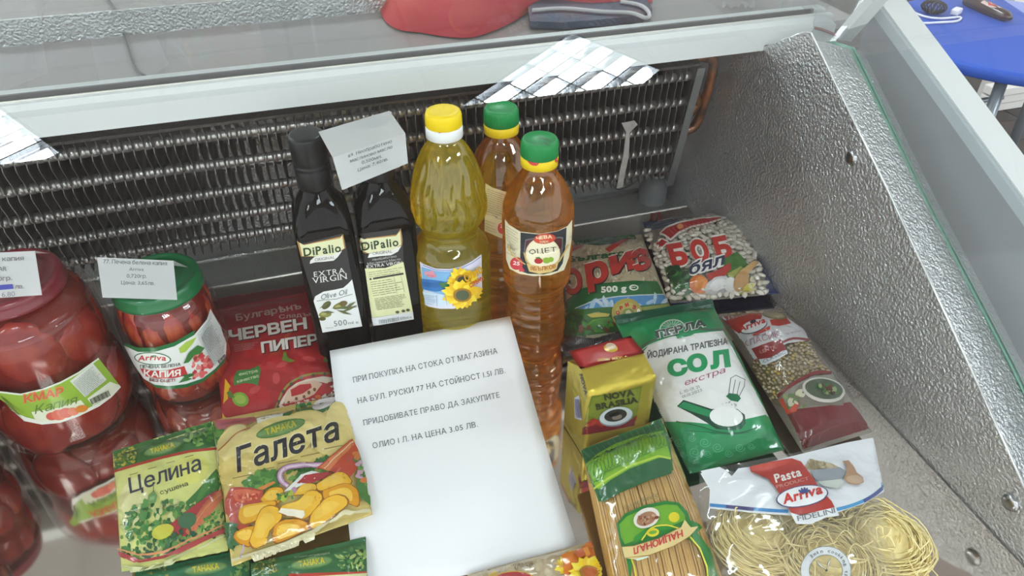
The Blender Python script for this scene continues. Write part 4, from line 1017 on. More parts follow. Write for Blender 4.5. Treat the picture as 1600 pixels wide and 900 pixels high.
P.scatter(z0_(530, 335, 620, 300, 640, 375, 535, 400), 90, 1.8, ('#a9a53e', '#c4b84a', '#6f8a34', '#8a9a3c'), 6); P.scatter(z0_(850, 215, 980, 180, 990, 290, 870, 310), 60, 2.6, ('#4f8a3c', '#6fa04c', '#2c6a34', '#86b05c'), 3, asp=2.4)
tan_logo(P, q(430, 375)[0], 31, 8, -16, 6.5)
P.ell(z0_(880, 410)[0], 30, 22, '#e3e27a', -20); P.ell(z0_(620, 560)[0], 22, 40, '#e2dfa0', 10)
for t in range(4): a, b = z0_(600+t*85, 435-t*27, 640+t*85, 424-t*27); P.line([a, b], .9, '#6c6f3a')
P.text('Целина', *z0_(603, 520, 932, 410), 23, '#3a414c', bold=.012, up=(-.12, -1)); P.text('сушена', *z0_(745, 525, 872, 482), 6.5, '#4f5440', bold=.01)
P.poly(z0_(905, 515, 1000, 405, 1025, 455, 1000, 540, 880, 625, 860, 560), '#3f7a38'); P.poly(z0_(935, 490, 1000, 420, 1010, 440, 920, 560, 890, 590), '#4f8c3f')
P.scatter(z0_(560, 600, 700, 560, 900, 555, 900, 640, 840, 780, 640, 830, 560, 790), 260, 4.2, ('#3f7d38', '#4f8c46', '#2f6a34', '#6fa050', '#5a9448', '#c8cc8c'), 8, asp=1.7)
P.poly(z0_(760, 690, 900, 580, 1000, 510, 1025, 525, 930, 640, 860, 720), '#a8353a'); P.poly(z0_(860, 700, 940, 580, 1015, 505, 1025, 550, 960, 640, 880, 720), '#c96f4a'); P.line(z0_(880, 700, 950, 600, 1015, 530), 1.5, '#dc8f62'); P.line(z0_(868, 690, 930, 600, 1000, 525), 1.2, '#b25a38')
P.ell(z0_(755, 700)[0], 18, 11, '#c6c245', -22); P.ell(z0_(870, 650)[0], 15, 12, '#3f6b48', -20)
P.scatter(z0_(620, 780, 760, 730, 860, 690, 1000, 640, 1040, 700, 900, 760, 640, 830), 150, 3.4, ('#2c5a38', '#3a6b44', '#4a7c44', '#24503a'), 9); P.scatter(z0_(920, 640, 1030, 590, 1050, 680, 930, 700), 60, 2.4, ('#4a8a3c', '#6aa048'), 10)
P.line(z0_(560, 800, 650, 835, 760, 815, 900, 752, 1050, 690), 7.5, '#a83c3c'); P.line(z0_(560, 778, 650, 805, 760, 790, 900, 728, 1048, 668), 2.4, '#d08a5a'); P.line(z0_(555, 860, 640, 870, 760, 845, 900, 785, 1055, 712), 3, '#c4c690')
P.poly(z0_(690, 530, 715, 508, 730, 530, 722, 568, 688, 570), '#6f9a5c'); P.line(z0_(715, 480, 712, 515), 1, '#5a6a44'); P.poly(z0_(696, 540, 720, 535, 718, 552, 694, 556), '#8fb478')
P.build('print', ceb, pr_g, ce, pl)

# ---- breadcrumb packet
q = zm(320, 600, 4.568); qb = zm(300, 740, 4.571)
ga, gab, pl, inf = pouch('breadcrumb_packet', q(60, 262, 990, 78)+[(582, 803), (362, 884)], [.028, .030, .016, .018], .014, 'yellow breadcrumb packet printed with golden nuggets, left of the paper', 'packet', film('yellow_film', '#d6bd68', .34), seal=(.05, .05), seed=21, wr=.0016)
P = Print(cell=5, step=.00014, base=.0005)
P.poly(q(40, 240, 1000, 60)+[(600, 820), (350, 900)], '#dcc678')
P.poly(q(50, 260, 1000, 70, 1010, 190, 900, 190, 640, 250, 330, 330, 100, 470), '#b8a05a')
P.scatter(q(60, 330, 200, 300, 180, 420, 110, 470, 70, 420), 60, 5, ('#3f7a36', '#2f6a34', '#5c9444'), 2); P.scatter(q(650, 170, 1000, 85, 1010, 160, 780, 210, 660, 220), 90, 4.5, ('#3f7a36', '#2f6a34', '#6ea04c', '#35703a'), 3)
P.poly(q(370, 250, 560, 190, 600, 220, 560, 290, 450, 320, 380, 300), '#e8e8de'); P.poly(q(560, 215, 640, 185, 590, 265, 540, 300), '#3a6f34'); P.ell(q(850, 140)[0], 20, 8, '#d8cfd0', -25); P.poly(q(70, 265, 360, 240, 370, 270, 240, 320, 100, 330), '#b2555c')
P.ell(q(225, 340)[0], 20, 10, '#c29a52', -15); P.ell(q(225, 338)[0], 17, 8, '#e0cf9a', -15)
for (cx, cy, rx, ry, rot, c) in ((700, 300, 40, 22, -15, '#dcc67a'), (700, 300, 37, 20, -15, '#e6d28a'), (960, 290, 22, 36, 0, '#e8d690'), (910, 400, 34, 26, 0, '#e2cf84'), (250, 450, 34, 30, 0, '#e6d48c'), (520, 400, 60, 34, -15, '#e8d68c'), (300, 620, 48, 26, -10, '#dcc672')): P.ell(q(cx, cy)[0], rx, ry, c, rot)
P.line([tuple(v.to_2d()) for v in crom(q(105, 480, 150, 440, 230, 360, 330, 320), 4)], 2.2, '#b8702c')
tan_logo(P, q(545, 325)[0], 40, 11, -17, 9)
a, b = q(238, 635, 958, 400)
P.text('Галета', (a[0]-.8, a[1]-.8), (b[0]-.8, b[1]-.8), 36, '#f0e8c0', bold=.035, up=(-.06, -1)); P.text('Галета', a, b, 36, '#26262c', bold=.022, up=(-.06, -1))
for t in range(5): p0, p1 = q(205+t*160, 680-t*52, 340+t*160, 652-t*52); P.line([p0, p1], 1.3, '#8a7440')
P.scatter(q(290, 700, 420, 640, 540, 640, 540, 720, 400, 760, 300, 750), 120, 5, ('#4a8238', '#3a7034', '#6a9c48'), 6); P.scatter(q(780, 560, 880, 510, 900, 560, 820, 600), 40, 4, ('#4a8238', '#3a7034'), 7); P.scatter(q(560, 600, 720, 570, 900, 590, 860, 640, 640, 700), 70, 4.4, ('#4a8238', '#3a7034', '#6a9c48'), 8)
P.poly(q(380, 755, 500, 705, 515, 715, 430, 765), '#d8843a')
ring = [tuple(v.to_2d()) for v in crom(q(600, 740, 550, 700, 545, 650, 590, 610, 680, 595, 840, 590), 4)]; P.line(ring, 9.5, '#7f5070'); P.line(ring, 7.0, '#c4a0bc'); P.line(ring, 2, '#e4d2dc')
P.poly(q(570, 780, 690, 660, 760, 635, 850, 650, 720, 720, 620, 770), '#dfe3da'); P.poly(q(660, 720, 720, 660, 860, 640, 910, 655, 860, 690, 740, 720), '#a62f33'); P.ell(q(640, 770)[0], 4, 6, '#b98aa8', 20)
P.poly(q(800, 610, 1040, 405, 1080, 480, 1080, 620, 1020, 690, 900, 640), '#b8452f'); P.poly(q(820, 605, 1045, 412, 1050, 450, 880, 640), '#d07a4c'); P.line(q(850, 615, 1045, 425), 1.4, '#e8cfae')
P.poly(q(1080, 480, 1150, 700, 1180, 880, 1080, 800), '#467a38'); P.scatter(q(1060, 480, 1130, 560, 1150, 760, 1090, 700), 50, 4, ('#3a7034', '#6a9c48', '#d07a3c', '#c7a0b4'), 9)
P.poly(qb(255, 190, 290, 108, 420, 110, 520, 130, 480, 300, 380, 420, 300, 380, 260, 280), '#b3402f'); P.poly(qb(300, 130, 400, 120, 500, 140, 470, 190, 380, 220, 320, 200), '#d4694a'); P.scatter(qb(330, 160, 480, 150, 470, 200, 370, 215), 40, 2, ('#e8a070', '#b83a2c'), 2)
P.scatter(qb(240, 380, 330, 380, 330, 500, 250, 600), 40, 5, ('#3a6a3a', '#2c5a34'), 3)
nug = ('#e0a420', '#d89618', '#e8b432')
for i, (pts, c) in enumerate(((( 490, 200, 560, 120, 640, 110, 660, 150, 620, 230, 540, 240), 0), ((340, 290, 370, 245, 520, 215, 610, 205, 600, 260, 480, 340, 380, 375, 340, 340), 0), ((720, 170, 790, 90, 880, 85, 890, 130, 800, 160), 2), ((890, 90, 1040, 5, 1110, 30, 1130, 90, 960, 130, 900, 130), 2), ((930, 130, 1080, 80, 1170, 120, 1195, 210, 1180, 245, 1110, 220, 940, 190), 1), ((305, 470, 330, 420, 440, 380, 480, 420, 430, 520, 350, 515), 1), ((410, 500, 480, 300, 540, 240, 620, 245, 650, 330, 560, 420, 520, 530, 440, 540), 2), ((570, 460, 600, 370, 720, 330, 830, 350, 820, 420, 640, 510, 590, 510), 1), ((620, 290, 640, 240, 760, 200, 830, 135, 920, 140, 940, 190, 860, 290, 800, 335, 680, 315), 2), ((830, 350, 850, 290, 950, 190, 1040, 155, 1110, 180, 1110, 235, 1000, 310, 880, 390, 840, 385), 2))):
    pp_ = [tuple(v.to_2d()) for v in crom(qb(*pts)+qb(*pts[:2]), 3)][:-1]; cx = sum(p[0] for p in pp_)/len(pp_); cy = sum(p[1] for p in pp_)/len(pp_)
    P.poly(pp_, '#9c5f16'); P.poly([(cx+(x-cx)*.93, cy-.6+(y-cy)*.93) for x, y in pp_], nug[c]); P.poly([(cx+(x-cx)*.6-2, cy-2+(y-cy)*.55) for x, y in pp_], '#ecc04c')
P.poly(qb(620, 285, 640, 255, 800, 275, 808, 300, 790, 325, 690, 312), '#efe8d2'); P.scatter(qb(600, 150, 720, 140, 730, 190, 640, 205), 30, 3, ('#4a8238', '#a9bd3c', '#2f6a34'), 3)
P.poly(qb(275, 632, 640, 515, 860, 420, 1080, 265, 1285, 270, 1275, 292, 1150, 300, 1080, 290, 900, 430, 640, 540, 280, 650), '#d8d0a6'); P.line(qb(350, 620, 375, 515), 2.2, '#b8a4c4')
P.build('print', gab, pr_g, ga, pl)
# ================================================================ RIGHT-HAND GOODS
BP = dict(cell=5, step=.00014, base=.0005)
# ---- bag of rice
q = zm(720, 330, 4.568); q2 = zm(860, 460, 4.568)
ri, rib, pl, inf = pouch('rice_bag', [q(765, 215)[0], q(1290, 165)[0], (1056, 500), (880, 556)], [.014, .014, .010, .006], .030, 'rice bag with red lettering over a green band, behind the coffee packet', 'bag', film('rice_film', '#b9ab8d', .36), seal=(.07, .05), seed=31)
P = Print(**BP)
P.poly(q(735, 200, 1300, 140, 1330, 300, 1500, 690, 1400, 760, 700, 760, 690, 500), '#c4b496')
P.scatter(q(780, 250, 1280, 190, 1400, 500, 800, 640), 420, 2.0, ('#cbbda2', '#b3a382', '#d6cab0', '#a89776', '#e0d6c0'), 4, asp=1.9)
P.poly(q(770, 250, 880, 235, 860, 262, 800, 290, 762, 310), '#bf3a30'); P.poly(q(1030, 275, 1120, 215, 1220, 195, 1150, 235, 1060, 300), '#bf3a30')
P.poly(q(800, 215, 870, 180, 1010, 150, 1140, 145, 1240, 165, 1250, 200, 1150, 205, 1080, 240, 980, 250, 870, 235), '#174e2a')
for k in range(6): P.line([tuple(v.to_2d()) for v in crom(q(830+k*6, 215-k*8, 950, 190-k*7+10, 1080, 180-k*5+14, 1230, 180-k*3+12), 3)], .9, '#2f8048')
P.text('Български', *q(765, 368, 1280, 305), 8, '#1e5a2c', bold=.05, sag=-1)
P.poly(q(735, 700, 760, 640, 860, 560, 1000, 520, 1230, 500, 1400, 505, 1445, 600, 1300, 600, 1130, 610, 980, 640, 880, 700, 800, 770), '#1d6b33')
P.poly(q(800, 760, 850, 685, 960, 640, 1130, 612, 1300, 603, 1445, 600, 1475, 670, 1350, 700, 1100, 720, 850, 740), '#4f93cc'); P.line(q(820, 700, 960, 638, 1130, 611, 1300, 602, 1445, 598), 1.4, '#dce8ea')
P.scatter(q(860, 700, 1000, 640, 1400, 610, 1460, 660, 1200, 680), 26, 4, ('#a9cbe4', '#c9dcea'), 5, asp=3)
P.poly(q(730, 900, 745, 760, 800, 700, 870, 705, 920, 700, 1050, 690, 1250, 680, 1480, 660, 1495, 700, 1400, 800, 1100, 905)+q2(620, 200, 580, 250, 200, 300, 80, 300), '#2f6a2c')
P.poly(q(900, 745, 960, 730, 1060, 735, 1050, 755, 930, 765), '#c4b85a'); P.poly(q(880, 830, 940, 780, 1060, 760, 1100, 800, 1060, 850, 900, 870), '#5f9c38'); P.poly(q(1260, 690, 1480, 665, 1490, 690, 1300, 710), '#9aa84a')
for k in range(6): P.line([tuple(v.to_2d()) for v in crom(q(890+k*22, 850-k*4, 950+k*20, 795, 1050+k*10, 765+k*6), 3)], .9, '#3f7f30')
P.scatter(q2(80, 180, 180, 130, 240, 180, 250, 280, 120, 300), 60, 4, ('#1f4a26', '#2a5c2c', '#173c20'), 8); P.scatter(q2(180, 230, 460, 200, 450, 260, 200, 290), 40, 4, ('#3f7f30', '#6a3a22', '#2a5c2c'), 9)
P.ell(q(1180, 735)[0], 24, 23, '#b7a94e'); P.ell(q(1180, 735)[0], 18, 17, '#c9bd6c'); P.ell(q(1190, 745)[0], 10, 10, '#8f9a44')
for i, (ch, x, y) in enumerate((('О', 1105, 745), ('Р', 1130, 712), ('И', 1170, 690), ('З', 1215, 700), ('А', 1240, 735))): P.text(ch, *q(x, y, x+24, y+(8 if i > 2 else -6)), 5, '#c4352c', bold=.08)
P.ell(q(1190, 735)[0], 4.5, 5, '#e6e0b8')
def big(P, ch, p0, p1, h, c, o1, skew=.25, b=.05): 
    P.text(ch, p0, p1, h, '#f0ece4', bold=b+.02, skew=skew); P.text(ch, (p0[0]+1, p0[1]+.8), (p1[0]+1, p1[1]+.8), h, '#2a2020', bold=b+.01, skew=skew); P.text(ch, p0, p1, h, c, bold=b-.01, skew=skew)
big(P, 'О', *q(745, 600, 880, 570), 35, '#c93a30', 0, .05); big(P, 'р', *q(905, 530, 1060, 490), 38, '#c93a30', 0, .1); big(P, 'и', *q(1075, 455, 1245, 405), 32, '#c93a30', 0, .1); big(P, 'з', *q(1235, 440, 1360, 395), 38, '#c93a30', 0, .1)
P.text('500 g', *q(1002, 585, 1180, 572), 8.5, '#f0f0e8', bold=.05); P.ell(q(1232, 550)[0], 7.4, 4.6, '#f0f0e8'); P.ell(q(1234, 550)[0], 5.0, 2.8, '#1d6b33'); P.line(q(1210, 550, 1245, 548), 1.0, '#f0f0e8')
P.poly(q2(90, 300, 300, 310, 560, 250, 700, 240, 700, 460, 90, 480), '#2a2226'); 
for k in range(9): x = 180+k*15; P.line(q2(x, 318, x+4, 368), 1.6, '#6d6668')
P.build('print', rib, pr_g, ri, pl)
# ---- bag of white beans: dark blue film, window full of real beans
q = zm(960, 300, 5.327)
bo, bob_, pl, inf = pouch('bean_bag', [q(235, 250)[0], q(955, 175)[0], q(1370, 840)[0], q(470, 930)[0]], [.016, .016, .012, .012], .028, 'blue-edged bag of large white beans in the far right corner', 'bag', film('navy_film', '#1d2a5e', .3), seal=(.08, .06), seed=37)
bean_reg = q(240, 320, 290, 325, 330, 480, 380, 400, 430, 330, 560, 260, 900, 200, 1010, 270, 1120, 450, 1200, 620, 1255, 760, 1250, 850, 1130, 860, 1000, 870, 470, 915, 400, 850, 330, 620)
P = Print(**BP); P.poly(q(240, 320, 290, 325, 400, 300, 560, 240, 920, 200, 1010, 270, 1120, 450, 1200, 620, 1265, 760, 1250, 860, 1130, 870, 480, 925, 400, 850, 330, 620), '#8f867a'); P.build('window_backing', bob_, pr_d, bo, pl)
grains(bo, inf, bean_reg, 300, .0046, ('#ddd5c7', '#d0c7b8', '#e6dfd4', '#c6bcac'), 'beans', 3, off=.0025, flat=.62, asp=1.5)
cf = clear_film(bo, bob_, None, .0065, inf)
P = Print(cell=3.2, step=.0002, base=.0006)
P.poly(q(380, 340, 430, 290, 530, 250, 720, 215, 900, 205, 940, 215, 800, 265, 640, 300, 540, 350, 470, 410, 420, 370), '#e6e0d8'); P.poly(q(390, 340, 440, 300, 540, 262, 720, 225, 880, 212, 900, 218, 780, 255, 640, 285, 530, 335, 470, 390, 430, 360), '#a3262c')
for k in range(12): t = k/11; a, b = q(450+t*380, 305-t*75, 500+t*360, 355-t*105); P.line([a, b], .9, '#c46a5c')
P.ell(q(550, 290)[0], 5, 4, '#d98a4c'); P.poly(q(322, 445, 400, 385, 460, 420, 400, 470, 365, 510), '#e6e0d8'); P.poly(q(332, 442, 400, 395, 445, 422, 390, 462, 368, 495), '#b02c30')
a, b, c, d = q(440, 615, 1015, 535, 440, 600, 1000, 500)
for ch, p0, p1 in (('Б', *q(485, 615, 625, 590)), ('О', *q(662, 582, 805, 560)), ('Б', *q(858, 555, 990, 528))):
    P.text(ch, p0, p1, 30, '#e9e4dc', bold=.13, up=(-.32, -1)); P.text(ch, p0, p1, 30, '#c93a32', bold=.06, up=(-.32, -1))
P.poly(q(400, 650, 470, 615, 560, 640, 600, 720, 640, 800, 620, 900, 500, 915, 470, 850, 480, 760, 390, 700), '#26522a'); P.scatter(q(390, 660, 470, 615, 620, 650, 640, 800, 560, 890, 480, 780), 90, 4, ('#1d4524', '#2f6a30', '#3d7c3a', '#17381e'), 3)
P.poly(q(905, 560, 1020, 500, 1080, 560, 1110, 610, 1040, 690, 930, 700, 900, 640), '#3d6e2c'); P.poly(q(940, 680, 1050, 620, 1090, 650, 1060, 720, 960, 740), '#9aa04c')
P.poly(q(760, 690, 860, 650, 960, 590, 970, 640, 900, 720, 800, 745), '#b3352f'); P.ell(q(700, 770)[0], 15, 14, '#d06f2e', 10); P.ell(q(715, 760)[0], 10, 10, '#e08a3c', 10)
P.ell(q(880, 800)[0], 25, 18, '#c9c6c4', -10); P.ell(q(860, 770)[0], 14, 9, '#e3e1df', -20); P.ell(q(910, 840)[0], 12, 8, '#a8a6a6', -10); P.ell(q(960, 770)[0], 10, 12, '#dcdad6')
P.poly(q(1040, 660, 1160, 580, 1190, 600, 1110, 680, 1080, 740, 1030, 830, 1005, 800, 1050, 730), '#c9a26a'); P.ell(q(1045, 745)[0], 11, 16, '#b88a50', 25)
P.scatter(q(1100, 750, 1150, 740, 1160, 840, 1080, 860), 16, 5, ('#c9bd3c', '#dcd2a0'), 5)
P.text('бял', *q(615, 700, 905, 608), 16, '#ece8e2', bold=.13, skew=.45); P.text('бял', *q(615, 700, 905, 608), 16, '#1f2a4c', bold=.03, skew=.45)
P.build('print', cf, pr_g, bo, pl)
# ---- salt
q = zm(860, 460, 4.568); q2 = zm(860, 640, 4.568)
sa, sab, pl, inf = pouch('salt_bag', [q(462, 190)[0], q(1160, 75)[0], (1226, 702), (1078, 740)], [.044, .044, .010, .010], .030, 'white and green bag of table salt with a spoon and shaker drawn on it', 'bag', film('green_salt_film', '#12814c', .3), seal=(.03, .02), seed=41, pinch=.02)
P = Print(**BP)
P.poly(q(440, 150, 1180, 50, 1700, 900, 1000, 1300)+q2(700, 420, 650, 100), '#1a9158')
P.poly(q(640, 440, 700, 370, 850, 310, 1000, 285, 1230, 260, 1270, 330, 1540, 870)+q2(1600, 60, 1545, 35, 1300, 90, 1140, 105, 1000, 90, 800, 85, 690, 0)+q(700, 860, 680, 700), '#e6e7e4')
P.line([tuple(v.to_2d()) for v in crom(q(620, 400, 700, 345, 820, 300, 900, 292), 3)], 2.6, '#5a6058'); P.line([tuple(v.to_2d()) for v in crom(q(630, 430, 700, 368, 850, 312, 900, 305), 3)], 1.2, '#dfe6dc')
P.line(q(1050, 250, 1130, 255, 1230, 250, 1245, 262), 2.6, '#5a6058'); P.poly(q(895, 300, 1010, 265, 1060, 265, 1000, 300, 905, 320), '#1a9158')
P.ell(q(870, 245)[0], 20, 14, '#dfe6dc', -8, a0=180, a1=360); P.ell(q(870, 245)[0], 18, 12, '#2b9a64', -8, a0=180, a1=360)
for k in range(9): a = math.radians(195+k*19); c = q(870, 240)[0]; P.line([(c[0]+5*math.cos(a), c[1]+4*math.sin(a)), (c[0]+16*math.cos(a), c[1]+11*math.sin(a))], .9, '#cfe0cc')
P.text('ПЕРЛА', *q(762, 318, 1110, 232), 10, '#dfe6dc', bold=.10); P.text('ПЕРЛА', *q(762, 318, 1110, 232), 10, '#3f4a44', bold=.045)
P.text('ЙОДИРАНА ТРАПЕЗНА', *q(697, 458, 1265, 355), 9, '#55595a', bold=.035, up=(-.1, -1))
P.text('С', *q(848, 590, 990, 560), 22, '#12945a', bold=.07); P.text('О', *q(985, 560, 1130, 530), 23, '#12945a', bold=.07); P.text('Л', *q(1142, 530, 1285, 510), 23, '#12945a', bold=.07)
P.text('екстра', *q(960, 655, 1245, 560), 8.5, '#a84a72', bold=.0, skew=.35)
P.text('L 10-01 21', *q(930, 715, 1065, 668), 4.5, '#8a8c8c'); P.text('01.01.2023', *q(945, 745, 1083, 692), 4.5, '#8a8c8c')
P.line(q(1270, 715, 1285, 600, 1320, 580, 1385, 610, 1380, 660, 1345, 730), 1.2, '#5a6062'); P.line(q(1300, 710, 1318, 610), 1, '#5a6062'); P.line(q(1330, 715, 1350, 625), 1, '#5a6062')
P.poly(q(1250, 730, 1275, 708, 1335, 715, 1357, 745, 1335, 770, 1285, 760), '#0f6e45'); P.scatter(q(1220, 770, 1320, 770, 1320, 810, 1230, 810), 10, 1, ('#9a9c9c',), 2)
z0_ = zm(860, 460, 4.568)
P.poly(q(905, 800, 950, 755, 1150, 820, 1330, 820, 1385, 860, 1390, 920, 1360, 960, 1290, 970, 1180, 960, 1120, 920, 1000, 850), '#14402e'); P.poly(q(912, 802, 952, 768, 1145, 832, 1200, 850, 1140, 880, 1010, 838), '#1a8a56')
P.ell(q(1258, 890)[0], 28, 17, '#1a5a40', 12); P.ell(q(1252, 875)[0], 26, 15, '#eceeeb', 5)
P.line([tuple(v.to_2d()) for v in crom(q2(900, 85, 1060, 120, 1200, 160, 1350, 165, 1500, 120), 4)], 1.6, '#0c5a3a'); P.line([tuple(v.to_2d()) for v in crom(q2(960, 150, 1150, 165, 1300, 175, 1420, 160), 4)], 1.0, '#0c5a3a')
rs = random.Random(3)
for (cx, cy, R) in ((920, 235, 8), (1010, 205, 6), (1100, 235, 9), (1190, 270, 9), (1030, 305, 10), (1270, 310, 7), (1350, 270, 8), (1120, 315, 7), (1430, 260, 6), (950, 320, 6)):
    c = q2(cx, cy)[0]; P.line([(c[0]+R*(1-t/22)*math.cos(t*.62), c[1]+R*.9*(1-t/22)*math.sin(t*.62)) for t in range(20)], .8, '#5cbf92')
P.build('print', sab, pr_g, sa, pl)
bm = bmesh.new(); a, b, c, d = [at(x, y, .05) for x, y in ((959, 488), (1114, 473), (1116, 486), (966, 506))]
m0, m1 = q(452, 165, 1150, 40); n0, n1 = q(470, 205, 1165, 85); TLc, TRc, BRc, BLc = at(*m0, .052), at(*m1, .052), at(*n1, .050), at(*n0, .050); N = 30; vs = []; fs = []
for j in range(9):
    for i in range(N+1):
        u, v = i/N, j/8; p = TLc.lerp(TRc, u).lerp(BLc.lerp(BRc, u), v); p.z += .0011*(1 if j % 2 else -1)+.0015*noise.noise(Vector((u*6, v, 3))); vs.append(p)
for j in range(8):
    for i in range(N): a = j*(N+1)+i; fs.append((a, a+1, a+N+2, a+N+1))
bm = bmesh.new(); bm.from_mesh(pyd(vs, fs)); bmesh.ops.solidify(bm, geom=bm.faces[:], thickness=.0008); part('crimped_seal', bm, film('dark_green_seal', '#0f4a33', .25), sa)
# ---- lentils
q = zm(1100, 470, 3.6)
le, leb, pl, inf = pouch('lentil_bag', [q(80, 80)[0], q(455, 60)[0], q(945, 735)[0], q(560, 858)[0]], [.020, .022, .010, .010], .028, 'bag of brown lentils with a wine-red lower half beside the end wall', 'bag', film('lentil_film', '#8d8478', .33), seal=(.05, .02), seed=47, pinch=.02)
win = q(235, 400, 300, 330, 330, 355, 480, 300, 460, 240, 590, 225, 640, 330, 710, 405, 620, 405, 520, 450, 430, 530, 370, 585, 350, 610, 290, 500)
P = Print(**BP); P.poly(q(225, 400, 300, 320, 480, 290, 450, 230, 600, 215, 650, 330, 720, 410, 620, 415, 520, 460, 430, 540, 370, 600, 350, 640, 290, 500), '#8a7a58'); P.build('window_backing', leb, pr_d, le, pl)
grains(le, inf, win, 300, .0023, ('#b8a888', '#a89878', '#c8b998', '#9a8a70', '#b4a080', '#c4a860'), 'lentils', 5, off=.0016, flat=.5, asp=1.05)
cf = clear_film(le, leb, None, .0045, inf)
P = Print(cell=3.2, step=.0002, base=.0006)
P.poly(q(70, 80, 270, 50, 350, 70, 470, 100, 560, 160, 590, 225, 470, 240, 290, 330, 225, 410, 170, 280, 120, 160), '#cfcdd0')
P.poly(q(105, 80, 270, 52, 330, 75, 320, 110, 200, 185, 120, 130), '#b3352c'); P.poly(q(370, 110, 460, 95, 490, 130, 420, 145, 380, 140), '#b3352c'); P.poly(q(78, 78, 105, 75, 112, 110, 85, 112), '#e3dfe0')
P.ell(q(395, 85)[0], 19, 6, '#7d7350', 8); P.ell(q(395, 82)[0], 16, 4.6, '#a39a78', 8)
P.ell(q(280, 148)[0], 22, 10, '#2f3344', -18); P.ell(q(280, 146)[0], 21, 9, '#e4e2e4', -18); P.text('Arriva', *q(205, 178, 348, 125), 8.5, '#c8362e', bold=.04, skew=.1); P.ell(q(278, 122)[0], 5, 2.6, '#2f3344', -18)
P.poly(q(270, 195, 370, 145, 372, 165, 290, 200), '#b3352c')
P.text('Лещи', *q(282, 210, 358, 192), 3.6, '#6a4a50'); P.text('КЛАСИК', *q(232, 262, 428, 205), 9, '#a0606c', bold=-.005)
a, b = q(462, 195, 545, 175); P.text('На вкусна', a, b, 3.2, '#9a8f96', skew=.3)
P.poly(q(270, 270, 350, 240, 430, 218, 462, 275, 380, 320, 310, 335), '#8e2f33'); P.text('LENTIL', *q(320, 298, 412, 268), 5, '#c99a94'); P.poly(q(312, 330, 380, 322, 440, 285, 465, 280, 472, 300, 420, 330, 350, 362, 325, 360), '#d6dade'); P.text('CLASSIC', *q(338, 352, 458, 300), 4.6, '#6f7478', bold=.01)
P.line([tuple(v.to_2d()) for v in crom(q(235, 400, 262, 362, 300, 330), 3)], 3.2, '#8e3a3c'); P.line([tuple(v.to_2d()) for v in crom(q(432, 240, 500, 215, 590, 222), 3)], 3.6, '#8e3a3c')
P.poly(q(375, 590, 430, 530, 520, 470, 600, 430, 720, 412, 800, 520, 945, 735, 560, 870, 480, 740, 370, 640), '#8b857c')
P.line([tuple(v.to_2d()) for v in crom(q(370, 590, 420, 535, 500, 470, 600, 415, 660, 403, 715, 408), 4)], 5.0, '#7a2a2c')
P.poly(q(380, 645, 520, 610, 700, 590, 820, 570, 870, 630, 945, 735, 800, 800, 560, 870, 480, 760), '#6f2428'); P.poly(q(540, 470, 640, 430, 720, 440, 790, 530, 780, 590, 640, 590, 540, 600, 460, 590), '#7a7468')
P.poly(q(405, 650, 425, 560, 445, 545, 470, 600, 530, 560, 540, 580, 520, 625, 450, 640), '#c9503a'); P.scatter(q(460, 540, 560, 510, 570, 600, 480, 600), 24, 4, ('#8a9a58', '#c9c4a8', '#5f7a44'), 3)
P.ell(q(670, 505)[0], 33, 19, '#c9c4bc', 10); P.ell(q(672, 500)[0], 29, 15.5, '#4f5a48', 10); P.scatter(q(620, 480, 740, 480, 750, 520, 640, 530), 36, 3.4, ('#7a3a30', '#3f6a3a', '#5c3a30', '#8a9a6a'), 4)
P.build('print', cf, pr_g, le, pl)
# ---- coffee brick: upright foil-wrapped block
q = zm(860, 460, 4.568); q2 = zm(860, 640, 4.568)
co = None
zt = .100
c1, c2, c3, c4 = at(905, 562, zt), at(1008, 548, zt), at(1000, 545, zt), at(910, 555, zt)
FX = at(921, 616, .088)       # top-left of the front face
X0, X1, Y0, Y1 = FX.x, FX.x+.066, FX.y, FX.y+.045
co = empty('coffee_packet', ((X0+X1)/2, (Y0+Y1)/2, 0), 'upright gold foil ground-coffee brick with a red folded top', 'coffee')
gold = mat('gold_foil', '#bdaa44', .34, .6, bump=[('n', 60, .002), ('n', 25, .004)]); 
sk = -.10
def CP3(a, b, z):   # block corner a,b in 0..1
    return Vector((X0+(X1-X0)*a+(Y1-Y0)*b*-.08, Y0+(Y1-Y0)*b+(X1-X0)*a*.04, z))
bm = bmesh.new(); n = 10; 
def quadgrid(bm, A, B, C_, D, n, m, disp=0, sd=0):
    vs = [[None]*(n+1) for _ in range(m+1)]; nn = (B-A).cross(D-A).normalized()
    for j in range(m+1):
        for i in range(n+1):
            u, v = i/n, j/m; p = A.lerp(B, u).lerp(D.lerp(C_, u), v); w = 16*u*(1-u)*v*(1-v)
            p = p+nn*disp*w*(1+1.5*noise.noise(Vector((u*4+sd, v*4, sd)))); vs[j][i] = bm.verts.new(p)
    for j in range(m):
        for i in range(n): f = bm.faces.new((vs[j][i], vs[j][i+1], vs[j+1][i+1], vs[j+1][i])); f.smooth = True
Z1 = .088
f00, f10, f11, f01 = (CP3(*t, 0.001) for t in ((0, 0), (1, 0), (1, 1), (0, 1))); t00, t10, t11, t01 = (CP3(*t, Z1) for t in ((0, 0), (1, 0), (1, 1), (0, 1)))
rd0 = t00.lerp(t01, .52)+Vector((0.002, 0, .011)); rd1 = t10.lerp(t11, .52)+Vector((-.002, 0, .011))
quadgrid(bm, f00, f10, t10, t00, 12, 14, .0012, 1); quadgrid(bm, f01, f00, t00, t01, 8, 14, .0010, 2); quadgrid(bm, f10, f11, t11, t10, 8, 14, .0010, 3); quadgrid(bm, f11, f01, t01, t11, 10, 10, .001, 4)
quadgrid(bm, t00, t10, rd1, rd0, 12, 6, .0014, 5); quadgrid(bm, rd0, rd1, t11, t01, 12, 5, .0, 6)
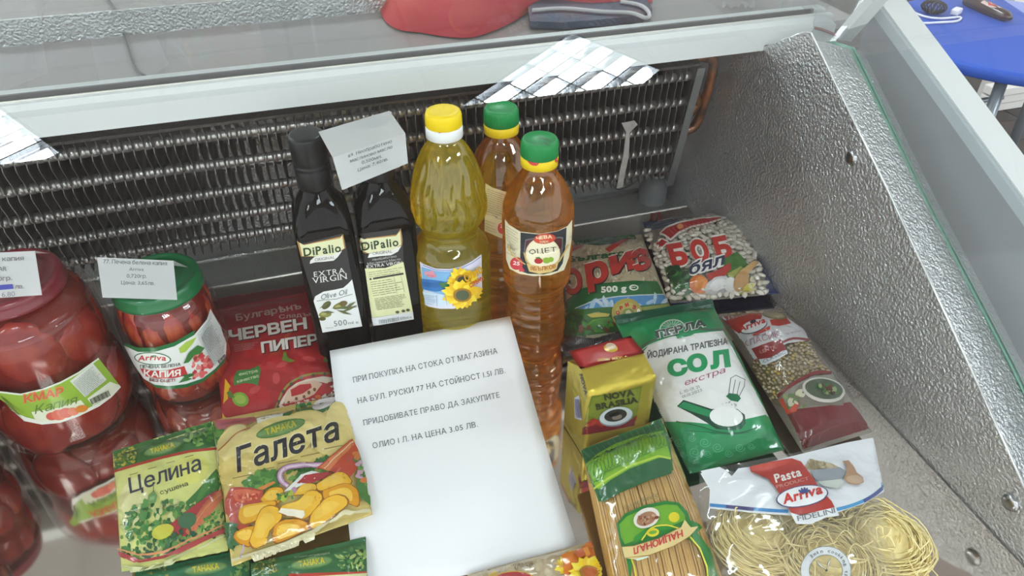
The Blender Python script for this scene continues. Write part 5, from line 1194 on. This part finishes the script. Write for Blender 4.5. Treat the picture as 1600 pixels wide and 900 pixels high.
bm.faces.new([bm.verts.new(p) for p in (t00, rd0, t01)]); bm.faces.new([bm.verts.new(p) for p in (t10, t11, rd1)]); bm.faces.new([bm.verts.new(p) for p in (f00, f01, f11, f10)])
bmesh.ops.remove_doubles(bm, verts=bm.verts, dist=1e-5); bmesh.ops.recalc_face_normals(bm, faces=bm.faces)
cob = new('foil_block', mesh_of(bm), gold, co)
rv = rd0+Vector((-.001, 0, .0012)); rw = rd1+Vector((.001, 0, .0012))
ups = Vector((-.001, .026, -.004))
bm = bmesh.new(); quadgrid(bm, rv+Vector((0, -.002, -.001)), rw+Vector((0, -.002, -.001)), rw+ups, rv+ups, 10, 6, .0008, 9); bmesh.ops.solidify(bm, geom=bm.faces[:], thickness=.0012)
flap = new('red_flap', mesh_of(bm), mat('red_foil', '#dc2f2a', .45, coat=.15), co)
P = Print(cell=6)
P.ell(q(430, 385)[0], 11, 6.5, '#e0b82e', 8); P.ell(q(432, 372)[0], 8, 5, '#e6c9a8', 8); P.ell(q(436, 382)[0], 4, 2, '#f0dcc0', -30)
P.text('отвори лесно', *q(548, 440, 335, 462), 5, '#e6c23a', bold=.02); P.build('flap_print', flap, pr_d, co, ((rv.x, rv.y, rv.z), (0, 0, 1)))
P = Print(cell=5)
P.poly(q(292, 725, 480, 700, 655, 650, 625, 800, 610, 900)+q2(600, 90, 560, 110, 400, 150, 250, 165)+q(245, 900, 270, 800), '#6f7a26'); P.poly(q(300, 735, 480, 712, 640, 668, 612, 860, 330, 880, 268, 860), '#7d8630')
P.poly(q(250, 925, 300, 880, 360, 900, 420, 920, 560, 900, 620, 860)+q2(600, 90, 400, 150, 235, 175), '#a8342a'); P.poly(q2(230, 130, 330, 100, 360, 120, 600, 60, 600, 110, 400, 150, 230, 180), '#7a1f2a')
P.text('NOVA', *q(385, 752, 600, 715), 8.5, '#3a3c22', bold=.07); P.text('BRASILIA', *q(325, 820, 625, 765), 8.5, '#3a3c22', bold=.06)
P.ell(q(465, 868)[0], 27, 15, '#8f9ca4', -12); P.ell(q(465, 863)[0], 26, 13.5, '#d3d9dc', -12); P.ell(q(462, 858)[0], 18, 9.5, '#3a3432', -12); P.ell(q(472, 870)[0], 8, 4, '#8a7a72', -12); P.ell(q(455, 850)[0], 9, 3, '#1d1a1a', -12)
P.build('front_print', cob, mat('printed_foil', '#ffffff', .3, .25, attr='print', coat=.4, bump=[('n', 60, .003)]), co, ((X0, Y0, .04), (0, 1, 0)))
P = Print(cell=5); P.poly(q(205, 565, 232, 590, 262, 745, 240, 760, 205, 650), '#a8983a'); P.text('NOVA', *q(210, 570, 250, 720), 4, '#2a2618', bold=.05); P.poly(q(170, 740, 205, 720, 225, 900, 175, 885), '#b9b6c4')
for k in range(5): P.line(q(176+k*9, 745, 186+k*9, 880), .9, '#5f5a78')
P.build('side_print', cob, pr_d, co, ((X0, Y0, .04), (1, 0, 0)))
# ---- spaghetti: real strands under clear film
q = zm(890, 640, 3.463)
sp, spb, pl, inf = pouch('spaghetti_packet', [q(62, 215)[0], q(500, 45)[0], (1140, 930), (962, 960)], [.034, .036, .012, .012], .020, 'clear packet of straight spaghetti with a green printed end, seen upside down', 'packet', film('pasta_backing', '#b98d48', .5, .2), seal=(.10, .01), seed=53, pinch=.0, wr=.0008)
rn = random.Random(6); bm = bmesh.new(); C4, qq, hg = inf
for k in range(64):
    u = .04+.92*(k % 46)/45+rn.uniform(-.006, .006); lv = .0012 if k < 46 else .0028; pts = []
    for j in range(15):
        v = .0+.80*j/14; P_ = surf(inf, min(.97, max(.03, u+rn.uniform(-.001, .001))), v); pts.append((P_.x, P_.y, P_.z+lv))
    tube(bm, pts, .00095, 5)
o = new('spaghetti', mesh_of(bm), mat('spaghetti', '#e6c480', .45, noisecol=(90, '#d0a45c', .3)), sp); o['kind'] = 'stuff'
cf = clear_film(sp, spb, None, .0046, inf, m=sheer('pasta_film', '#f7f5f0', 2.4, .12, bump=(30, .008)), v1=.9)
P = Print(**BP); P.poly(q(40, 170, 520, 10, 560, 330, 160, 500), '#1f6a35'); P.poly(q(60, 225, 260, 150, 440, 90, 496, 35, 500, 118, 300, 170, 100, 290), '#1c5130')
P.poly(q(90, 300, 150, 240, 250, 185, 380, 140, 505, 115, 545, 260, 480, 265, 330, 320, 220, 385, 160, 435, 130, 400), '#7fb52c'); P.line(q(135, 430, 210, 375, 330, 305, 480, 255, 545, 268), 3.2, '#b6cf48')
for k in range(22):
    t = k/21; a = Vector(q(120+t*385, 300-t*150+(-25 if t > .1 else 0))[0]); d = Vector((.30, 1)) if True else 0
    P.ell((a.x+3, a.y+13), 10, 17, '#2f7a2c', 20, 18) if False else P.line([(a.x+2+9*math.cos(w/14*2*PI)*1.0, a.y+13-t*4+16*math.sin(w/14*2*PI)) for w in range(14)], .8, '#2f7d30', closed=True)
P.poly(q(160, 440, 220, 388, 330, 330, 480, 272, 540, 275, 550, 350, 420, 390, 300, 440, 180, 505), '#1d5c33')
for k in range(14): t = k/13; a, b = q(80+t*400, 232-t*165, 110+t*390, 262-t*150); P.line([a, b], .8, '#2f8a4a')
P.build('end_print', [spb, cf], pr_g, sp, pl)
P = Print(cell=3.2, step=.0002, base=.0006)
P.text('Spaghetti', *q(478, 455, 292, 525), 7, '#8a8458', skew=.4)
P.poly(q(255, 620, 300, 565, 400, 520, 520, 495, 590, 505, 640, 560, 650, 600, 700, 620, 715, 640, 690, 665, 760, 760, 800, 900, 790, 940, 740, 940, 735, 840, 690, 740, 640, 700, 340, 800, 330, 940, 310, 820, 270, 700), '#1f7a30')
P.poly(q(270, 625, 310, 580, 400, 540, 520, 515, 580, 520, 620, 570, 625, 600, 300, 730, 280, 690), '#6aa62c'); P.poly(q(340, 730, 350, 690, 420, 640, 520, 625, 600, 640, 480, 660, 400, 700), '#2f8a30')
P.line(q(650, 690, 700, 750, 740, 850, 748, 940), 2.4, '#e3d83a'); P.line(q(335, 810, 350, 850, 365, 940), 2, '#e3d83a'); P.line([tuple(v.to_2d()) for v in crom(q(390, 710, 440, 645, 520, 628, 600, 650), 3)], 2, '#e3d83a')
P.ell(q(415, 590)[0], 21, 15, '#e6ded2', -25); P.ell(q(415, 595)[0], 16, 10, '#a87a5c', -25); P.scatter(q(360, 590, 440, 560, 470, 590, 400, 630), 34, 2.4, ('#7a3a26', '#c9a07c', '#9c5a3c'), 3)
P.ell(q(448, 668)[0], 9.5, 6.6, '#dccb2c', -10); P.ell(q(448, 668)[0], 6, 2.6, '#6aa62c', -10); P.ell(q(563, 585)[0], 8.5, 8, '#dccb2c', -10)
P.poly(q(285, 745, 350, 740, 480, 700, 600, 640, 620, 600, 650, 640, 690, 635, 645, 690, 560, 740, 430, 790, 350, 812, 300, 805), '#dfc98a'); P.line(q(285, 745, 350, 740, 480, 700, 600, 640), 1.0, '#a8864a'); P.line(q(300, 805, 430, 790, 560, 740, 645, 690), 1.0, '#a8864a')
P.text('НАЦИОНАЛ', *q(605, 655, 345, 752), 9.6, '#c43a3c', bold=.03, up=(.15, 1))
P.poly(q(350, 812, 420, 795, 430, 800, 370, 820), '#d6ead8')
P.build('print', cf, pr_g, sp, pl)
# ---- fidelini nests in a clear bag with a white printed head
q = zm(1080, 680, 4.092)
fi, fib, pl, inf = pouch('fidelini_bag', [(1120, 765), (1340, 735), (1440, 950), (1150, 960)], [.003, .003, .003, .003], .001, 'clear bag of curled fidelini pasta nests with a white printed head', 'bag', mat('nest_backing', '#b9a878', .7), seal=(.03, .02), seed=59, pinch=0)  # plain tan backing sheet under the nests
nestm = mat('fine_pasta', '#fff0b8', .45, noisecol=(70, '#f0dc94', .3))
def nest(px, py, z, R, sd):
    c = at(px, py, z); rn = random.Random(sd); bm = bmesh.new()
    for k in range(130):
        r = R*(.28+.72*math.sqrt(rn.random())); h = z*.9*math.sqrt(max(0, 1-(r/R)**2*.8)); tlt = rn.uniform(-.35, .35); ph = rn.uniform(0, 2*PI); ex = rn.uniform(.82, 1.1); off = Vector((rn.uniform(-1, 1), rn.uniform(-1, 1), 0))*R*.10
        zz = rn.uniform(-.3, .8)*h; h *= .9; pts = []; span = rn.uniform(.7, 1.15)
        for j in range(23):
            a = ph+2*PI*span*j/22; rr = r*(1+.08*math.sin(a*3+sd+k)); pts.append(c+off+Vector((rr*math.cos(a)*ex, rr*math.sin(a), zz+math.sin(a+ph)*tlt*r*.5+.002*math.sin(a*5+k))))
        tube(bm, pts, .00055, 4, cap=False)
    for k in range(12):   # loose ends over the top
        a = rn.uniform(0, 2*PI); r0 = R*rn.uniform(.1, .9); p0 = c+Vector((r0*math.cos(a), r0*math.sin(a), z*.75)); b = rn.uniform(0, 2*PI); L_ = R*rn.uniform(.3, .6)
        tube(bm, crom([p0, p0+Vector((math.cos(b)*L_*.5, math.sin(b)*L_*.5, .005)), p0+Vector((math.cos(b+.6)*L_, math.sin(b+.6)*L_, -.003))], 4), .0006, 4, cap=False)
    core = bmesh.ops.create_uvsphere(bm, u_segments=24, v_segments=10, radius=1, matrix=Matrix.Translation((c.x, c.y, z*.75)) @ Matrix.Diagonal((R*.92, R*.90, z*.80, 1)))
    for v in bm.verts: v.co.z = min(max(v.co.z, .002), .052)
    return new('pasta_nest', mesh_of(bm), nestm, fi)
nest(1186, 838, .024, .036, 1); nest(1292, 885, .026, .037, 2); nest(1375, 850, .024, .036, 3); nest(1275, 800, .016, .028, 4); nest(1395, 935, .020, .034, 7)
# clear film draped over the nests
C4 = [at(*p, z) for p, z in zip([q(52, 228)[0], q(1163, 16)[0], (1475, 960), (1110, 965)], (.040, .040, .048, .048))]
nu, nv = 46, 40; vs = []; fs = []
def dome(u, v):
    P_ = C4[3].lerp(C4[2], u).lerp(C4[0].lerp(C4[1], u), v); e = (1-abs(2*u-1)**3.2)
    k = min(1, (1-v)*7); P_.z = P_.z*(1-(1-e**.5)*.85*min(1, (1-v)*1.6))+.010*e*k*min(1, (1-v)*2.5)+.0035*noise.noise(Vector((u*6, v*5, 2)))*min(1, (1-v)*6)
    return P_
for j in range(nv+1):
    for i in range(nu+1): vs.append(dome(i/nu, j/nv))
for j in range(nv):
    for i in range(nu): a = j*(nu+1)+i; fs.append((a, a+1, a+nu+2, a+nu+1))
ff = new('clear_film', pyd(vs, fs), sheer('nest_film', '#f8f8f6', 2.6, .10, bump=(24, .012), haze=.05), fi, True)
P = Print(**BP)
P.poly(q(50, 232, 180, 205, 220, 225, 260, 265, 300, 215, 370, 205, 1130, 15, 1160, 22, 1210, 120, 1290, 250, 1310, 265, 1250, 350, 1100, 440, 925, 500, 780, 515, 620, 515, 400, 500, 115, 470, 120, 350), '#e3e6ea')
P.line([tuple(v.to_2d()) for v in crom(q(120, 448, 220, 458, 340, 470, 460, 480, 620, 490), 4)], 5.2, '#3f86c0'); P.line([tuple(v.to_2d()) for v in crom(q(225, 460, 300, 467, 400, 478), 3)], 5.2, '#46407c')
P.line([tuple(v.to_2d()) for v in crom(q(920, 480, 1030, 450, 1140, 400, 1230, 330, 1300, 262), 4)], 5.2, '#4f9acc'); P.line([tuple(v.to_2d()) for v in crom(q(1100, 425, 1180, 375, 1250, 310), 3)], 5.2, '#4a5590')
P.poly(q(715, 215, 760, 155, 900, 185, 950, 210, 930, 240, 800, 235), '#b9a888'); P.scatter(q(735, 200, 770, 165, 900, 190, 900, 230, 800, 230), 30, 3, ('#cbbc9c', '#a3926e'), 3); P.poly(q(760, 235, 950, 215, 985, 240, 960, 290, 830, 310, 790, 295), '#8f959c'); P.poly(q(800, 310, 960, 290, 975, 310, 930, 350, 850, 340), '#c9d0c8')
P.poly(q(965, 178, 1000, 172, 1035, 215, 1050, 250, 1090, 280, 1095, 310, 1060, 328, 1000, 320, 975, 290, 990, 240, 985, 205), '#b08a6a'); P.ell(q(1040, 295)[0], 13, 6.5, '#c4a68c', 5)
P.poly(q(370, 215, 500, 180, 640, 158, 700, 180, 760, 260, 830, 370, 890, 430, 915, 480, 800, 500, 700, 520, 640, 510, 600, 440, 530, 340, 490, 290, 380, 245), '#b3362c'); P.poly(q(370, 215, 400, 205, 500, 185, 640, 165, 600, 200, 470, 240, 390, 245), '#c4483a')
P.poly(q(630, 505, 700, 528, 800, 500, 915, 470, 938, 525, 860, 535, 760, 580, 670, 580), '#eceef0')
P.text('Pasta', *q(540, 318, 705, 272), 13, '#f0ebe6', bold=.03); P.text('PRODUCT', *q(545, 355, 750, 298), 5, '#dca79c')
P.ell(q(705, 403)[0], 41, 16.5, '#3a4270', -9, 28); P.ell(q(705, 403)[0], 39, 15, '#eff0f2', -9, 28); P.text('Arriva', *q(585, 452, 838, 385), 14, '#c83a34', bold=.045, skew=.12)
for a in (-55, -25, 5, 35, 60): r = math.radians(a-90); c = q(718, 388)[0]; P.ell((c[0]+6*math.cos(r), c[1]+5*math.sin(r)), 4.6, 1.8, '#3a4a8c', a-90, 10)
P.text('FIDELINI', *q(680, 562, 915, 505), 8, '#7a7f84', bold=.01, sag=-1)
c = q(860, 870)[0]
P.line([(c[0]+33*math.cos(t/30*2*PI), c[1]+32*math.sin(t/30*2*PI)) for t in range(30)], 13, '#e3e6e8', closed=True); P.line([(c[0]+39.5*math.cos(t/30*2*PI), c[1]+38.5*math.sin(t/30*2*PI)) for t in range(30)], .9, '#7d8286', closed=True); P.line([(c[0]+26*math.cos(t/30*2*PI), c[1]+25*math.sin(t/30*2*PI)) for t in range(30)], .9, '#7d8286', closed=True)
for i, ch in enumerate('2min cooking time'):
    if ch == ' ': continue
    a = math.radians(-138+i*10.6); b = a+math.radians(7.5 if ch != 'i' else 4); P.text(ch, (c[0]+30*math.cos(a), c[1]+29*math.sin(a)), (c[0]+30*math.cos(b), c[1]+29*math.sin(b)), 5.2, '#5f656a', bold=.01)
for a, L_ in ((-137, 24), (-70, 22)): r = math.radians(a); n_ = Vector((-math.sin(r), math.cos(r)))*1.7; m_ = Vector(c)+Vector((math.cos(r), math.sin(r)))*L_*.55; P.poly([c, tuple(m_+n_), (c[0]+L_*math.cos(r), c[1]+L_*math.sin(r)), tuple(m_-n_)], '#5a5f62'); P.poly([(c[0]+2*math.cos(r), c[1]+2*math.sin(r)), tuple(m_+n_*.6), (c[0]+L_*.9*math.cos(r), c[1]+L_*.9*math.sin(r)), tuple(m_-n_*.6)], '#eceef0')
P.ell(c, 2, 2, '#4a4f52', 0, 10)
P.build('print', ff, pr_d, fi, pl)
# ---- sunflower seed bag at the bottom edge
q = zm(680, 780, 5)
su, sub, pl, inf = pouch('seed_bag', [q(250, 590)[0], q(1215, 330)[0], (960, 985), (740, 1010)], [.010, .016, .010, .010], .016, 'beige bag with a printed yellow sunflower and red corner at the bottom edge', 'bag', film('beige_film', '#b3a282', .36), seal=(.03, .02), seed=61)
P = Print(**BP)
P.poly(q(200, 640, 250, 590, 400, 555, 960, 445, 1130, 410, 1220, 300, 1320, 640), '#bba888'); P.scatter(q(270, 600, 960, 455, 1000, 600, 300, 620), 60, 6, ('#c4b292', '#b09c7a', '#c9b898'), 2)
P.poly(q(990, 450, 1130, 405, 1215, 330, 1225, 310, 1235, 370, 1310, 640, 1010, 640), '#d9761c'); P.poly(q(1195, 350, 1222, 305, 1240, 375, 1225, 385), '#c42a2a'); P.poly(q(1255, 500, 1285, 540, 1315, 640, 1270, 640), '#b52a26')
sunflower(P, q(1060, 520)[0], 26, 16, ('#f0c81c', '#f4d83a', '#e0a818'), '#a86a1c', 2); sunflower(P, q(1190, 590)[0], 32, 18, ('#f4d41c', '#f0c018', '#f7de4a'), '#b5561c', 30)
P.poly(q(1075, 440, 1150, 400, 1210, 400, 1200, 470, 1150, 460, 1110, 480), '#b5541c', 60); P.poly(q(1150, 410, 1180, 395, 1195, 450, 1170, 470), '#d98a2a', 61)
P.ell((802, 907), 32, 13, '#d9b03a', -3, 24, 62); P.ell((802, 907), 30, 11.5, '#a82a30', -3, 24, 63); P.text('12.03.2021', *q(615, 535, 765, 512), 3.4, '#6a6052', o=64); P.text('L 0417', *q(625, 555, 770, 530), 3.4, '#6a6052', o=65)
for k in range(5): P.line([(762+k*3, 904-k*.5), (770+k*2, 896)], 1.4, '#d9b03a', 66)
P.build('print', sub, pr_g, su, pl)
# ================================================================ BEYOND THE COUNTER
# red bag on the worktop
bm = bmesh.new(); redm = mat('red_cloth', '#d2404c', .75, noisecol=(9, '#c23642', .3), bump=[('n', 700, .0008)])
wt = .2735
rb0 = empty('red_bag', (.24, .93, wt), 'red fabric bag lying on the grey worktop behind the sliding doors', 'bag')
outl = [(590, -4), (596, 22), (608, 38), (628, 47), (655, 50), (700, 57), (735, 58), (770, 48), (805, 32), (835, 14), (870, 10), (930, 16), (980, 12), (1016, 4), (1018, -14)]
C_ = at(800, -40, wt+.03); ns = 40; nr = 14; rim = [Vector(v) for v in crom([at(x, y, wt+.001) for x, y in outl]+[at(1010, -70, wt), at(900, -120, wt), at(750, -120, wt), at(620, -60, wt), at(590, -4, wt+.001)], 3)]
c0 = sum(rim, Vector())/len(rim); vs = []; fs = []; m_ = len(rim)
for j in range(nr+1):
    t = j/nr
    for i, p in enumerate(rim):
        w = c0.lerp(p, t); w.z = wt+.0005+.038*(1-t**3.0)**.6*(1+.35*noise.noise(Vector((w.x*18, w.y*18, 1))))+(.004*abs(noise.noise(Vector((w.x*40, w.y*30, 5)))) if 0 < t < 1 else 0); vs.append(w)
for j in range(nr):
    for i in range(m_-1): a = j*m_+i; fs.append((a, a+1, a+m_+1, a+m_))
me = pyd(vs, fs); new('bag_body', me, redm, rb0, True)
bm = bmesh.new(); tube(bm, crom([at(x, y, wt+.012) for x, y in ((832, 16), (880, 13), (940, 18), (985, 20), (1010, 28), (1014, 20), (1000, 8), (970, 2))], 4), .0024, 6)
new('white_strap', mesh_of(bm), mat('white_strap', '#dad6d8', .5), rb0)
bm = bmesh.new(); prism(bm, [at(x, y, wt+.001) for x, y in ((825, 22), (840, 10), (1008, 6), (1018, 24), (1004, 34), (950, 40), (880, 46), (828, 44))], (0, 0, .008)); new('dark_lining', mesh_of(bm), mat('dark_lining', '#5b3f4c', .6, noisecol=(20, '#33405e', .1)), rb0)
# black wire on the worktop, clear wrappers
bm = bmesh.new(); tube(bm, crom([at(x, y, wt+.001) for x, y in ((160, -10), (180, 14), (192, 50), (205, 90), (214, 110), (228, 119))], 6), .0011, 6); tag(new('black_wire', mesh_of(bm), mat('grey_wire', '#6f6d6e', .5)), 'thin dark wire curving over the grey worktop at the upper left', 'wire')
bm = bmesh.new(); G_ = 14; rn = random.Random(2); vs = []; fs = []
for j in range(8):
    for i in range(G_+1):
        p = at(1128+i*3.6, 16-j*3.6, wt); p.z += .002+.010*abs(noise.noise(Vector((i*.7, j*.6, 4)))); vs.append(p)
for j in range(7):
    for i in range(G_): a = j*(G_+1)+i; fs.append((a, a+1, a+G_+2, a+G_+1))
tag(new('clear_wrapper', pyd(vs, fs), sheer('wrap_film', '#f0f0f0', 3.5, .1, haze=.12), None, True), 'crumpled clear plastic wrapper on the worktop near the corner post', 'wrapper')
# blue stool
sz = -.20; st = empty('blue_stool', (2.02, 1.80, FZ), 'round blue stool with grey metal legs beyond the end of the counter', 'stool')
e1, e2, e3 = at(1415, 2, sz), at(1490, 95, sz), at(1600, 118, sz)
def circ(a, b, c):
    A = b-a; B = c-a; d = 2*(A.x*B.y-A.y*B.x); ux = (B.y*(A.x**2+A.y**2)-A.y*(B.x**2+B.y**2))/d; uy = (A.x*(B.x**2+B.y**2)-B.x*(A.x**2+A.y**2))/d
    return a.x+ux, a.y+uy, math.hypot(ux, uy)
cx, cy, cr = circ(e1, e2, e3); st.location = (cx, cy, FZ)
bm = bmesh.new(); lathe(bm, [(cr*.5, -.034), (cr*.97, -.034), (cr, -.028), (cr, -.006), (cr*.985, 0), (cr*.96, .001), (.001, .001)], (cx, cy, sz), 72); new('seat', mesh_of(bm), mat('blue_plastic', '#2250b4', .5, noisecol=(5, '#2758bf', .4), bump=[('n', 300, .0004)]), st)
legm = mat('leg_grey', '#8f979e', .35, .6)
for k, (px, py) in enumerate(((1572, 165), (1440, 120))):
    pass
lt = at(1580, 140, sz-.035); lb = at(1560, 250, FZ+.02)
bm = bmesh.new(); tube(bm, [(lt.x+.03, lt.y+.06, sz-.03), (lt.x+.0, lt.y+.02, -.5), (lt.x-.01, lt.y-.0, FZ)], .016, 12); new('leg', mesh_of(bm), legm, st)
for a in (100, 190, 10):
    x, y = cx+cr*.7*math.cos(math.radians(a)), cy+cr*.7*math.sin(math.radians(a)); bm = bmesh.new(); tube(bm, [(x, y, sz-.03), (x+(x-cx)*.15, y+(y-cy)*.15, FZ)], .016, 12); new('leg', mesh_of(bm), legm, st)
bm = bmesh.new(); a_ = at(1528, 158, -.36); b_ = at(1566, 152, -.36); tube(bm, [a_+(a_-b_)*.6, b_], .008, 8); new('stretcher', mesh_of(bm), legm, st)
# charger cable, black coil and a dark pouch on the stool
sw = sz+.002
bm = bmesh.new(); tube(bm, crom([at(x, y, sw+.004) for x, y in ((1408, 8), (1425, 18), (1445, 26), (1470, 29), (1500, 27), (1495, 33), (1470, 35), (1440, 36), (1425, 31), (1410, 22))], 5), .0035, 7); box(bm, (-.02, -.012, 0), (.02, .012, .018), .004, Matrix.Translation(at(1493, 22, sw)) @ Matrix.Rotation(.5, 4, 'Z'))
tag(new('white_cable', mesh_of(bm), mat('white_plastic', '#e8eaee', .4)), 'white charger cable and plug on the blue stool', 'cable')
bm = bmesh.new(); cc = at(1462, 10, sw+.02)
for k in range(9):
    a = k*.35; pts = [cc+Vector((.038*math.cos(t/12*2*PI)*math.cos(a)-.006, .038*math.cos(t/12*2*PI)*math.sin(a), .018*math.sin(t/12*2*PI))) for t in range(13)]; tube(bm, pts, .0022, 5, cap=False)
tag(new('cord_coil', mesh_of(bm), mat('cord_coil', '#1d1d20', .4)), 'small coil of black cord on the white plug on the stool', 'cord')
bm = bmesh.new(); a_ = at(1508, -4, sw+.018); b_ = at(1580, 27, sw+.016)
tube(bm, [a_, a_.lerp(b_, .08), a_.lerp(b_, .5), a_.lerp(b_, .9), b_], [.006, .022, .024, .020, .008], 12)
for v in bm.verts: v.co.z = max(sw, sw+(v.co.z-sw)*.8)
po = new('dark_pouch', mesh_of(bm), mat('dark_brown_pouch', '#3f2426', .3, coat=.4, noisecol=(40, '#22191c', .2)), None, True); tag(po, 'dark brown shiny roll with a red label on the blue stool', 'pouch')
P = Print(cell=5); P.poly([(1540, -2), (1560, 4), (1566, 12), (1548, 12), (1532, 4)], '#d8c4c0'); P.poly([(1545, 2), (1556, 6), (1558, 10), (1544, 8)], '#c43a3a'); P.build('red_label', po, prm, po, (a_, (0, 0, 1)))
